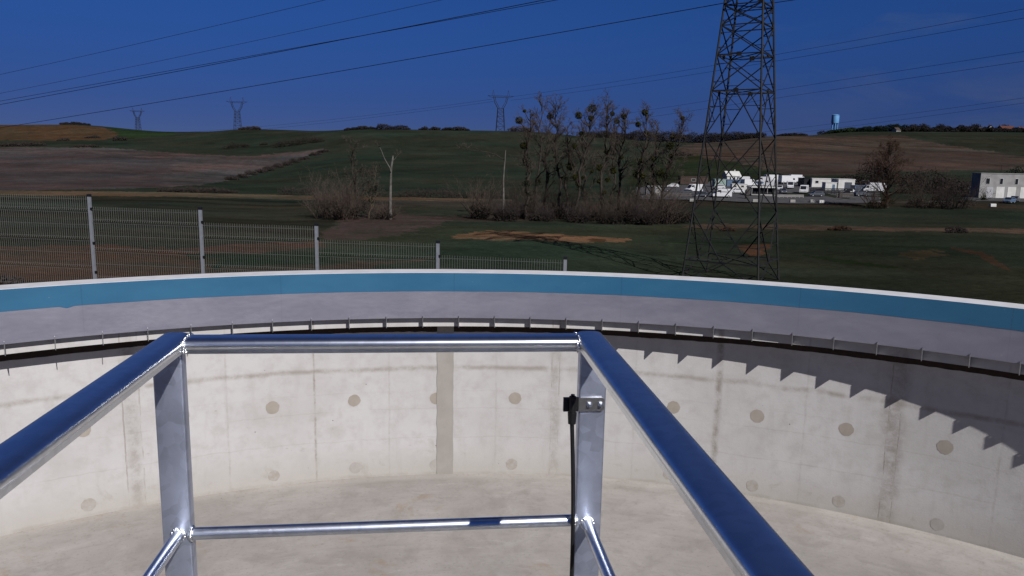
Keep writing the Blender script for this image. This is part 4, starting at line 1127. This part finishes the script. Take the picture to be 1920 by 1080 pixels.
# right: big bare tree and thickets
poplar(1672, 388, 1668, 283, 80, 'large brown bare tree with a round crown in front of the yard', 228, limbs=48, clear=.10, spread=.44, mats=(bark_d, twig_r), r0=.40, ivy_n=10, group='bare trees by the yard', haze=9000)
shrub(1655, 226, 9, 7.5, 81, 'brown ivy grown thicket at the foot of the large round tree', twig_r, n=34, group='thickets by the yard', base_leaf=(ivy, 10))
clump(1634, 312, 13, 11, 7, 'dark thicket behind the white huts left of the large round tree', thick, 82, group='thickets by the yard', lsz=.34, dens=9)
clump(1745, 285, 19, 11, 7, 'brown scrub behind the large round tree on the right', thick, 83, group='thickets by the yard', lsz=.30, dens=7)
shrub(1748, 226, 12, 7.5, 84, 'wide dark scrub right of the large round tree', twig, n=52, group='thickets by the yard', base_leaf=(twig_d, 14))
shrub(1800, 222, 12, 8.5, 85, 'tallest dark scrub left of the long pale building', twig_d, n=60, group='thickets by the yard', base_leaf=(twig_d, 18))
clump(1806, 280, 9, 8.5, 6, 'dark scrub left of the pale building, behind the tallest scrub', thick, 87, group='thickets by the yard', lsz=.30, dens=7)
clump(1912, 300, 12, 11, 8, 'dark rounded trees rising behind the pale building', conif, 86, group='thickets by the yard', lsz=.40, dens=7)
clump_px(1362, 1382, 432, 424, 'small weed tuft in the dry strip left of the others', twig_r, 89, group='low bushes in the dry grass strip')
clump_px(1570, 1600, 432, 419, 'small russet bush in the dry grass strip', twig_r, 90, group='low bushes in the dry grass strip', dens=.8)
clump_px(1792, 1826, 436, 422, 'small dark bush in the dry grass strip on the right', twig_d, 91, group='low bushes in the dry grass strip', dens=.8)
rn = random.Random(9)
b = MB()
P0 = Vector((-12.6, 17.3, 0)); P0.z = H(P0.x, P0.y)
for _ in range(30):
    q = P0 + Vector((rn.uniform(-1.6, 1.3), rn.uniform(-.3, .3), 0)); q.z = H(q.x, q.y) + .06
    leaf_ball(b, q, .14, 16, rn, .06)
tag(b.build('weed_clump', twig_d, None, org=P0), 'dark weeds at the foot of the mesh fence on the far left', 'weeds')

# ================================================================== village, water tower
wt_blue = simple('pale_blue_tank_paint', (.16, .40, .72), (.13, .34, .64), .2, .5)
wt_dark = simple('dark_blue_tank_paint', (.05, .16, .36), None, .2, .5)  # darker blue for the ring and the shaft
white_p = simple('white_render', (.70, .69, .66), (.58, .57, .54), .6, .8)
def water_tower():
    Y = 1180; P = unp(1564, 249, Y=Y); s = Y / FOC
    t = thing('water_tower', 'pale blue water tower with round tank on slim legs on the right skyline', 'water tower', P)
    h = 33 * s; R = 6.6 * s; zb_ = 17 * s; b = MB()
    prof = [(.01, h), (R * .5, h - .2 * s), (R * .98, h - 1.1 * s), (R, h - 1.8 * s), (R, zb_ + 1 * s), (R * .96, zb_), (.01, zb_)]
    b.revolve(prof, 0, D2, 28, closed=False); b.v = [(x + P.x, y + P.y, z + P.z) for x, y, z in b.v]; b.f = [f[::-1] for f in b.f]; b.build('tank', wt_blue, t, smooth=40)
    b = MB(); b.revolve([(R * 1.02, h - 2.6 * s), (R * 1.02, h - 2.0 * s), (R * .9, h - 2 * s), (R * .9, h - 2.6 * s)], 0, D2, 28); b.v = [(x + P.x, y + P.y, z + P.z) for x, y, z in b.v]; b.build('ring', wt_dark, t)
    for k in range(6):
        a = D2 * k / 6 + .3; q = Vector((P.x + R * .78 * math.cos(a), P.y + R * .78 * math.sin(a), P.z))
        b = MB(); b.tube([q - Vector((0, 0, 6)), q + Vector((0, 0, zb_ + .3))], .75 * s, 8); b.build('leg', wt_blue, t, smooth=60)
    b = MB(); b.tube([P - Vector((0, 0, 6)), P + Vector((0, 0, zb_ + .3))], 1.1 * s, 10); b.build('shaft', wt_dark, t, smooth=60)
water_tower()
clump(1586, 1165, 62, 7, 30, 'low green mound beside the foot of the water tower', simple('mound_grass', (.02, .032, .014), None, .1, .95), 400, name='mound', lsz=1.6, dens=2, cat='mound', group=None)
clump_px(1532, 1538, 253, 241, 'thin upright tree left of the water tower', wood, 399, Y=1100, name='tree', cat='tree', group='village trees')
vt = [  # left, right, foot row, top row, distance, label
 (1606, 1632, 251, 239, 1130, 'conical dark tree at the left end of the village'), (1626, 1656, 252, 237, 1126, 'broad dark tree next to the conical one in the village'), (1652, 1672, 252, 234, 1132, 'tall dark fir of the left village clump'), (1666, 1688, 252, 237, 1122, 'wide dark fir left of the first village house'),
 (1684, 1700, 252, 238, 1135, 'narrow dark tree beside the first village house'), (1694, 1716, 253, 237, 1140, 'grey bare tree behind the first village house'), (1712, 1732, 253, 237, 1140, 'grey tree crown between the first and second house'), (1690, 1720, 253, 243, 1096, 'low tree in front of the first village house'),
 (1716, 1738, 254, 242, 1094, 'low tree in front and left of the second house'), (1734, 1760, 254, 245, 1096, 'lowest tree right in front of the second house'), (1756, 1786, 254, 245, 1092, 'low tree in front of the white gable house'), (1752, 1772, 253, 238, 1140, 'tree crown behind the second and third house'),
 (1784, 1812, 254, 240, 1094, 'bushy tree right of the white gable house'), (1808, 1832, 254, 236, 1138, 'greenish tree in the middle of the village'), (1808, 1836, 254, 244, 1092, 'low tree before the grey house at mid village'), (1832, 1862, 254, 244, 1094, 'low tree before the house with the pale steep gable'),
 (1858, 1886, 254, 245, 1092, 'low tree left of the red roofs'), (1882, 1908, 254, 244, 1094, 'low tree below the long red roof'), (1904, 1930, 254, 243, 1092, 'tree at the right edge of the village'), (1862, 1880, 253, 237, 1140, 'tree crown behind the houses left of the red roofs'), (1925, 1960, 254, 241, 1096, 'tree beyond the right edge of the village')]
for i, (x0, x1, yb, yt, Yt, lb) in enumerate(vt):
    clump_px(x0, x1, yb, yt, lb, conif if i < 5 else wood, 410 + i, Y=Yt, name='tree', cat='tree', group='village trees', lsz=.9, dens=3.5)
house_w = [simple('cream_render', (.42, .40, .38), (.36, .34, .33), .3, .85), simple('grey_render', (.30, .29, .29), None, .3, .85)]
roof_r = simple('red_roof_tiles', (.13, .055, .042), (.10, .045, .036), .5, .85); roof_g = simple('grey_brown_roof', (.085, .065, .06), None, .5, .85)
dark_gl = simple('dark_window_glass', (.02, .022, .026), None, 1, .15)
def gable_house(px, yb, yt, wpx, Y, label, wm, rm, yaw=0., group='houses of the hilltop village'):
    s = Y / FOC; P = unp(px, yb, Y=Y); hT = (yb - yt) * s; w = wpx * s; dp = w * .8; hw_ = hT * .55
    t = thing('house', label, 'house', P, group=group); Rm = Matrix.Rotation(yaw, 3, 'Z')
    def T(x, y, z): return P + Rm @ Vector((x, y, z))
    b = MB(); a, d = w / 2, dp / 2
    b.add([T(-a, -d, -4), T(a, -d, -4), T(a, d, -4), T(-a, d, -4), T(-a, -d, hw_), T(a, -d, hw_), T(a, d, hw_), T(-a, d, hw_), T(-a, 0, hT * .98), T(a, 0, hT * .98)],
          [(0, 1, 5, 4), (2, 3, 7, 6), (1, 2, 6, 9, 5), (3, 0, 4, 8, 7)]); b.build('wall', wm, t)
    b = MB(); o = w * .05; th = hT * .05
    for sg in (-1, 1):
        p = [T(-a - o, sg * (d + o), hw_ - o * .6), T(a + o, sg * (d + o), hw_ - o * .6), T(a + o, 0, hT), T(-a - o, 0, hT)]
        q = [v + Vector((0, 0, th)) for v in p]
        b.add(p + q, [(0, 1, 2, 3), (7, 6, 5, 4), (0, 4, 5, 1), (1, 5, 6, 2), (2, 6, 7, 3), (3, 7, 4, 0)])
    rf = b.build('roof', rm, t)
    b = MB(); b.box(T(a * .5, d * .2, hT * 1.05), (w * .07, w * .07, hT * .3)); b.build('chimney', rm, rf, org=P)
    b = MB()
    for k in (-.5, .1, .6): b.box(T(a * k, -d - .05, hw_ * .55), (w * .09, .2, hw_ * .4), Rm)
    b.build('window', dark_gl, t)
for i, (px, yb, yt, w, lb, k, rk, yw) in enumerate([
  (1680, 250, 240, 12, 'pale house at the left end of the village half hidden by dark trees', 0, 1, .5), (1741, 252, 241, 17, 'cream house with a grey brown roof, second in the village', 1, 1, .3), (1774, 251, 239, 12, 'white house showing its gable to the valley', 0, 1, 1.4),
  (1800, 250, 240, 16, 'low brown roofed house behind trees at mid village', 1, 1, .2), (1838, 251, 240, 15, 'grey house among low trees near mid village', 1, 1, .4), (1855, 250, 236, 13, 'house with a pale steep gable rising above the village trees', 0, 1, 1.3),
  (1872, 253, 242, 16, 'pale low house in front of the red roofs', 0, 1, .6), (1885, 250, 237, 24, 'long red roofed house near the right edge of the village', 1, 0, .1), (1912, 251, 239, 14, 'small red roofed house at the right edge', 0, 0, .5), (1950, 251, 239, 16, 'house beyond the right edge of the frame', 0, 0, .3)]):
    gable_house(px, yb, yt, w, 1108 + (i % 2) * 6, lb, house_w[k], [roof_r, roof_g][rk], yw)

# ================================================================== the commercial yard
asph = simple('worn_asphalt', (.068, .066, .069), (.095, .092, .092), .35, .9, bmp=.2)
def yard_sheet():
    xs = np.linspace(1196, 2080, 90); ys_ = np.linspace(0, 1, 26); b = MB()
    for x in xs:
        y0 = 245 + 3 * math.sin(x / 90) + (0 if x > 1400 else (1400 - x) * .03); y1 = (366 if x > 1335 else 335) - max(0, (x - 1640)) * .13 + 5 * math.sin(x / 40)
        y1 = max(y1, 270) if x > 1815 else (244 if x > 1655 else y1)
        for k in ys_:
            Y = lerp(y0, y1, k); P = unp(x, 300, Y=Y); b.v.append((P.x, P.y, H(P.x, P.y) + .22))
    n = len(ys_)
    for i in range(len(xs) - 1):
        for j in range(n - 1): b.f.append((i * n + j, (i + 1) * n + j, (i + 1) * n + j + 1, i * n + j + 1))
    tag(b.build('yard', asph, None, smooth=180), kind='structure')
yard_sheet()
van_w = simple('white_vehicle_paint', (.72, .72, .73), (.66, .66, .67), 1, .3)
grey_p = simple('grey_vehicle_paint', (.10, .11, .13), None, 1, .3); blue_p = simple('blue_grey_paint', (.10, .16, .26), None, 1, .5)
black_p = simple('black_cladding', (.014, .015, .018), None, 1, .6); tyre = simple('tyre_rubber', (.012, .012, .012), None, 5, .8)
green_p = simple('pale_green_sheet', (.34, .44, .40), None, 1, .6); conc_p = simple('precast_concrete', (.36, .345, .33), (.28, .27, .26), 1.5, .9)
wood_p = simple('grey_timber', (.14, .125, .115), None, 1, .9); lamp_m = simple('headlamp_glass', (.5, .5, .52), None, 3, .2)
bldg = simple('pale_grey_render', (.34, .335, .325), (.27, .262, .25), .5, .9); brownw = simple('brown_cladding', (.085, .06, .05), None, 1, .85)
ypt = lambda px, Y: at(px, Y) + Vector((0, 0, .22))
def vehicle(kind, paint):
    # built along +x (nose), z up, at the origin
    b = {'van': dict(L=5.4, W=2.0, H=2.45, nose=1.5), 'truck': dict(L=6.6, W=2.2, H=3.0, nose=1.7), 'car': dict(L=4.2, W=1.75, H=1.5, nose=1.2)}[kind]
    L, Wd, Hh = b['L'], b['W'], b['H']; x0, x1 = -L / 2, L / 2
    if kind == 'car': side = [(x0, .32), (x1, .32), (x1, .72), (x1 - .95, .92), (x1 - 1.6, Hh), (x0 + .75, Hh), (x0 + .1, 1.0), (x0, .85)]
    elif kind == 'van': side = [(x0, .35), (x1, .35), (x1, .85), (x1 - .75, 1.15), (x1 - 1.45, Hh - .2), (x1 - 1.75, Hh), (x0 + .05, Hh), (x0, Hh - .1)]
    else: side = [(x0, .55), (x1, .55), (x1, 1.1), (x1 - .5, 1.3), (x1 - .9, 2.2), (x1 - 1.2, 2.3), (x1 - 1.75, 2.3), (x1 - 1.75, Hh), (x0, Hh)]
    root = thing('vehicle', '', '', (0, 0, 0), local=True); n = len(side); m_ = MB()
    iy = .06
    m_.v = [(x, -Wd / 2 + (iy if z > 1.2 else 0), z) for x, z in side] + [(x, Wd / 2 - (iy if z > 1.2 else 0), z) for x, z in side]
    m_.f = [tuple(range(n)), tuple(range(n, 2 * n))[::-1]] + [(i, n + i, n + (i + 1) % n, (i + 1) % n) for i in range(n)]
    m_.build('body', paint, root)
    m_ = MB()
    for sg in (-1, 1):
        y = sg * (Wd / 2 + .01 - (iy * .5))
        if kind == 'car': m_.add([(x1 - 1.15, y, .92), (x1 - 1.65, y, 1.4), (x0 + .9, y, 1.4), (x0 + .35, y, .95)], [(0, 1, 2, 3)])
        elif kind == 'van': m_.add([(x1 - .95, y, 1.25), (x1 - 1.5, y, 2.1), (x1 - 2.35, y, 2.1), (x1 - 2.35, y, 1.25)], [(0, 1, 2, 3)])
        else: m_.add([(x1 - .65, y, 1.4), (x1 - .95, y, 2.1), (x1 - 1.5, y, 2.1), (x1 - 1.5, y, 1.4)], [(0, 1, 2, 3)])
    m_.build('side_window', dark_gl, root)
    m_ = MB()
    a, c = {'car': ((x1 - .98, .95), (x1 - 1.57, 1.47)), 'van': ((x1 - .78, 1.2), (x1 - 1.43, 2.2)), 'truck': ((x1 - .52, 1.35), (x1 - .88, 2.15))}[kind]
    w2 = Wd / 2 - .16; o = .015
    m_.add([(a[0] + o, -w2, a[1] + o), (a[0] + o, w2, a[1] + o), (c[0] + o, w2, c[1] + o), (c[0] + o, -w2, c[1] + o)], [(0, 1, 2, 3)]); m_.build('windscreen', dark_gl, root)
    for x in (x0 + .9, x1 - .9):
        for sg in (-1, 1):
            m_ = MB(); r = .33 if kind != 'truck' else .4; y = sg * (Wd / 2 - .09)
            m_.tube([(x, y - .11, r), (x, y + .11, r)], r, 14); wh = m_.build('wheel', tyre, root)
            m_ = MB(); m_.tube([(x, y + sg * .11, r), (x, y + sg * .125, r)], r * .55, 10); m_.build('rim', lamp_m, wh)
    for sg in (-1, 1):
        m_ = MB(); m_.box((x1 + .005, sg * (Wd / 2 - .3), .78 if kind != 'car' else .64), (.04, .34, .18)); m_.build('headlight', lamp_m, root)
    return root
protos = {}
VEH = [('van', van_w, 1357, 262, 178, 'white panel van parked side on behind the near pylon leg', 'van'), ('van', van_w, 1512, 283, -118, 'white van facing the field in front of the long white hut', 'van'), ('van', van_w, 1485, 310, -105, 'white van facing out, behind and left of the other facing van', 'van'),
 ('truck', van_w, 1479, 342, 20, 'white box truck at the back of the yard, left of the pair', 'truck'), ('truck', van_w, 1497, 348, 15, 'white box truck at the back of the yard, right of the pair', 'truck'), ('truck', van_w, 1645, 288, 165, 'white box truck half hidden by the large round tree', 'truck'),
 ('car', grey_p, 1318, 264, 175, 'dark car at the left of a parked pair behind the near pylon', 'car'), ('car', grey_p, 1336, 266, 172, 'dark car next to the white panel van', 'car'), ('car', van_w, 1264, 320, 170, 'white car parked alone at the left end of the yard', 'car'), ('car', grey_p, 1603, 284, -100, 'dark car beside the blue grey container', 'car'),
 ('car', blue_p, 1902, 240, -140, 'blue grey car parked at the right edge before the pale building', 'car'), ('car', grey_p, 1912, 246, -130, 'dark car parked behind the blue grey one', 'car'), ('car', grey_p, 1290, 276, 165, 'dark car seen through the last mistletoe tree', 'car'), ('car', van_w, 1352, 306, 170, 'white car parked before the pale green cabin', 'car'), ('car', van_w, 1386, 282, 176, 'white car parked in front of the white box trailer', 'car'), ('van', van_w, 1434, 346, 165, 'white van far back behind the canopy shelter', 'van'), ('car', grey_p, 1473, 282, -100, 'dark car facing out left of the facing van', 'car'),
 ('truck', van_w, 1452, 350, 10, 'white box truck far back left of the pair of trucks', 'truck'), ('car', van_w, 1594, 280, 175, 'white car in front of the hut with the dark door', 'car'), ('van', van_w, 1394, 350, 175, 'white van at the very back beside the gabled hut', 'van'),
 ('car', van_w, 1233, 290, 175, 'white car third from the left end of the yard', 'car'), ('car', grey_p, 1247, 296, 170, 'dark car beside the third white car at the left of the yard', 'car'), ('van', van_w, 1446, 322, 160, 'white van behind the canopy shelter', 'van'), ('car', blue_p, 1424, 330, 150, 'blue grey car behind the canopy shelter', 'car'),
 ('car', grey_p, 1536, 268, 178, 'dark car before the long white hut', 'car'), ('van', van_w, 1408, 326, 20, 'white van standing between the blue grey shed and the canopy shelter', 'van'), ('car', grey_p, 1620, 270, 10, 'dark car in front of the blue grey container', 'car'), ('car', van_w, 1466, 300, -110, 'white car facing out beside the facing vans', 'car'),
 ('van', van_w, 1304, 290, 200, 'white van half hidden by branches at the left of the yard', 'van')]
for kind, paint, px, Y, hd, lb, cat in VEH:
    key = (kind, paint.name)
    if key not in protos: o = protos[key] = vehicle(kind, paint)
    else: o = copy_tree(protos[key])
    P = ypt(px, Y); o.location = P; o.scale = (1.2,) * 3; o.rotation_euler = (0, 0, R_(hd)); o.name = 'parked_' + cat; tag(o, lb, cat, 'vehicles parked in the yard')
def flat_building(px0, px1, yt, Y, depth, label, wm, cat='building', name='hut', doors=(), windows=(), roofm=None, par=.25, side=None, yaw=0., base=None, group='huts and containers in the yard', ztop=None):
    s = Y / FOC; A = ypt(px0, Y); Bp = ypt(px1, Y); gz = min(A.z, Bp.z); top = unp((px0 + px1) / 2, yt, Y=Y).z
    P = Vector(((A.x + Bp.x) / 2, A.y + depth / 2, gz)); w = Bp.x - A.x; h = top - gz
    t = thing(name, label, cat, P, group=group); Rm = Matrix.Rotation(yaw, 3, 'Z')
    T = lambda x, y, z: P + Rm @ Vector((x, y, z))
    b = MB(); b.box(T(0, 0, h / 2 - .5), (w, depth, h + .6), Rm); b.build('wall', wm, t)
    b = MB(); b.box(T(0, 0, h - .06), (w + par, depth + par, .22), Rm); b.build('roof', roofm or wm, t)
    for (u0, u1, v0, v1, m_) in doors:
        b = MB(); b.box(T((u0 + u1 - 1) / 2 * w, -depth / 2 - .02, (v0 + v1) / 2 * h), ((u1 - u0) * w, .08, (v1 - v0) * h), Rm); b.build('door', m_, t)
    for (u0, u1, v0, v1) in windows:
        b = MB(); x = (u0 + u1 - 1) / 2 * w; z = (v0 + v1) / 2 * h
        for sx, sz, dx, dz in (((u1 - u0) * w + .16, .09, 0, (v1 - v0) * h / 2), ((u1 - u0) * w + .16, .09, 0, -(v1 - v0) * h / 2), (.09, (v1 - v0) * h, (u1 - u0) * w / 2, 0), (.09, (v1 - v0) * h, -(u1 - u0) * w / 2, 0)):
            b.box(T(x + dx, -depth / 2 - .04, z + dz), (sx, .1, sz), Rm)
        fr = b.build('window', white_p, t)
        b = MB(); b.box(T(x, -depth / 2 - .015, z), ((u1 - u0) * w, .04, (v1 - v0) * h), Rm); b.build('pane', dark_gl, fr, org=P)
    return t, P, w, h
flat_building(1526, 1577, 335, 318, 7, 'long low white hut with one small square window', white_p, windows=((.12, .24, .45, .75),))
flat_building(1552, 1573, 342, 298, 3.5, 'small white cube cabin in front of the long white hut', white_p, doors=((.62, .85, .05, .75, blue_p),))
flat_building(1576, 1607, 336, 300, 7, 'white hut with a wide dark door right of the cube cabin', white_p, doors=((.38, .82, .02, .72, grey_p),))
flat_building(1511, 1525, 334, 320, 7, 'black box for the dark left side of the long white hut', black_p)  # separate black box used as the building's dark side
flat_building(1608, 1634, 348, 290, 4, 'blue grey container left of the half hidden truck', blue_p, doors=((.1, .45, .05, .9, grey_p), (.55, .9, .05, .9, grey_p)))
flat_building(1376, 1404, 345, 300, 2.6, 'white caravan like box trailer behind the near pylon', white_p, windows=((.12, .3, .5, .78), (.6, .8, .5, .78)))
flat_building(1366, 1399, 337, 326, 5, 'blue grey shed behind the white box trailer', blue_p, doors=((.3, .6, .02, .8, black_p),))
flat_building(1343, 1364, 336, 322, 4, 'pale green cabin left of the blue grey shed', green_p, doors=((.1, .35, .02, .8, white_p),))
flat_building(1215, 1247, 349, 278, 3, 'grey container at the far left of the yard behind branches', conc_p, doors=((.05, .5, .05, .92, grey_p),), name='container')
flat_building(1278, 1330, 331, 345, 5, 'brown low shed at the back left of the yard', brownw, windows=((.4, .55, .4, .7),))
# white gabled hut
gable_house(1371, 339, 322, 26, 352, 'white gabled hut topping the group behind the near pylon', white_p, white_p, .15, group='huts and containers in the yard')
# canopy shelter
def shelter():
    Y = 270; A = ypt(1413, Y); B = ypt(1459, Y); P = (A + B) / 2; w = B.x - A.x; d = 5
    t = thing('canopy_shelter', 'long dark shelter with a pale flat canopy right of the near pylon', 'shelter', P, group='huts and containers in the yard')
    b = MB(); b.box(P + Vector((0, d / 2, 3.0)), (w + .6, d + .6, .35)); b.build('canopy', white_p, t)
    b = MB(); b.box(P + Vector((.6, d * .6, 1.25)), (w * .86, d * .7, 2.6)); b.build('dark_wall', black_p, t)
    for k in range(4):
        for y in (.1, d - .1):
            b = MB(); b.bar(P + Vector((-w / 2 + .2 + (w - .4) * k / 3, y, -.2)), P + Vector((-w / 2 + .2 + (w - .4) * k / 3, y, 2.85)), .18); b.build('column', conc_p, t)
    b = MB(); b.box(P + Vector((-.5, -.4, .3)), (w * .9, .4, .6)); b.build('low_wall', conc_p, t)
shelter()
# timber fence, rails, blocks
def low_fence(x0, x1, Y, h, label, m_, n):
    A = ypt(x0, Y); B = ypt(x1, Y); t = thing('yard_fence', label, 'fence', (A + B) / 2, group='low fences in the yard')
    for k in range(n + 1):
        p = A.lerp(B, k / n); b = MB(); b.bar(p - Vector((0, 0, .3)), p + Vector((0, 0, h)), .14); b.build('fence_post', m_, t)
    b = MB()
    for f in (.35, .65, .95): b.bar(A + Vector((0, -.1, h * f)), B + Vector((0, -.1, h * f)), .05, h * .2)
    b.build('rail', m_, t)
low_fence(1459, 1512, 262, 1.0, 'grey post and rail fence right of the canopy shelter', conc_p, 7)
low_fence(1524, 1604, 278, 2.0, 'dark close boarded fence before the white huts', black_p, 12)
low_fence(1575, 1606, 262, 1.5, 'grey timber fence in front of the dark boarded one', wood_p, 6)
low_fence(1216, 1300, 262, 1.4, 'grey timber fence along the left of the yard', wood_p, 12)
for i, (px, Y, lb) in enumerate([(1547, 244, 'white concrete block at the yard edge below the cube cabin'), (1530, 246, 'grey concrete block left of the white one at the yard edge'), (1421, 246, 'concrete block at the left foot of the canopy shelter'), (1492, 246, 'concrete block beside the post and rail fence'), (1872, 226, 'white block on the verge before the pale building'), (1302, 244, 'concrete block under the near pylon at the road edge')]):
    P = ypt(px, Y); b = MB(); b.sweep([(-.45, 0), (.45, 0), (.40, .75), (.32, .85), (-.32, .85), (-.40, .75)], P - Vector((.8, 0, 0)), P + Vector((.8, 0, 0)))
    tag(b.build('concrete_block', white_p if i in (0, 4) else conc_p, None, org=P), lb, 'block', 'concrete blocks at the yard edge')
for i, (px, Y, hh, lb) in enumerate([(1406, 258, 3.2, 'dark pallet stack left of the canopy shelter'), (1582, 262, 2.0, 'pallet stack before the white hut with the dark door'), (1232, 256, 1.6, 'pallet stack at the left end of the yard'), (1330, 268, 2.2, 'pallet stack left of the pale green cabin')]):
    P = ypt(px, Y); b = MB(); rn = random.Random(i)
    k = int(hh / .16)
    for j in range(k):
        dx = rn.uniform(-.08, .08)
        for q in range(5): b.box(P + Vector((dx - .5 + .25 * q, 0, .07 + .16 * j)), (.16, 1.1, .025))
        for q in (-.45, 0, .45): b.box(P + Vector((dx, q, .0 + .16 * j)), (1.2, .1, .1))
    tag(b.build('pallet_stack', wood_p, None, org=P), lb, 'pallets', 'pallet stacks in the yard')
# pale two storey building at the right edge
t_, P_, w_, h_ = flat_building(1843, 1998, 326, 262, 5, 'long pale two storey building with garage doors at the right edge', bldg, name='commercial_building', doors=((.085, .165, .02, .44, lamp_m), (.205, .305, .0, .46, white_p), (.345, .445, .0, .46, white_p), (.50, .60, .0, .46, white_p), (.66, .76, 0, .46, white_p)), windows=((.065, .115, .56, .80), (.235, .275, .56, .80), (.42, .46, .56, .80), (.60, .64, .56, .8), (.78, .82, .56, .8)), par=.3, group='large buildings by the yard')
shrub(1856, 252, 3, 3.4, 95, 'small leafy tree before the pale building', brush, n=14, group='thickets by the yard', base_leaf=(ivy, 4))
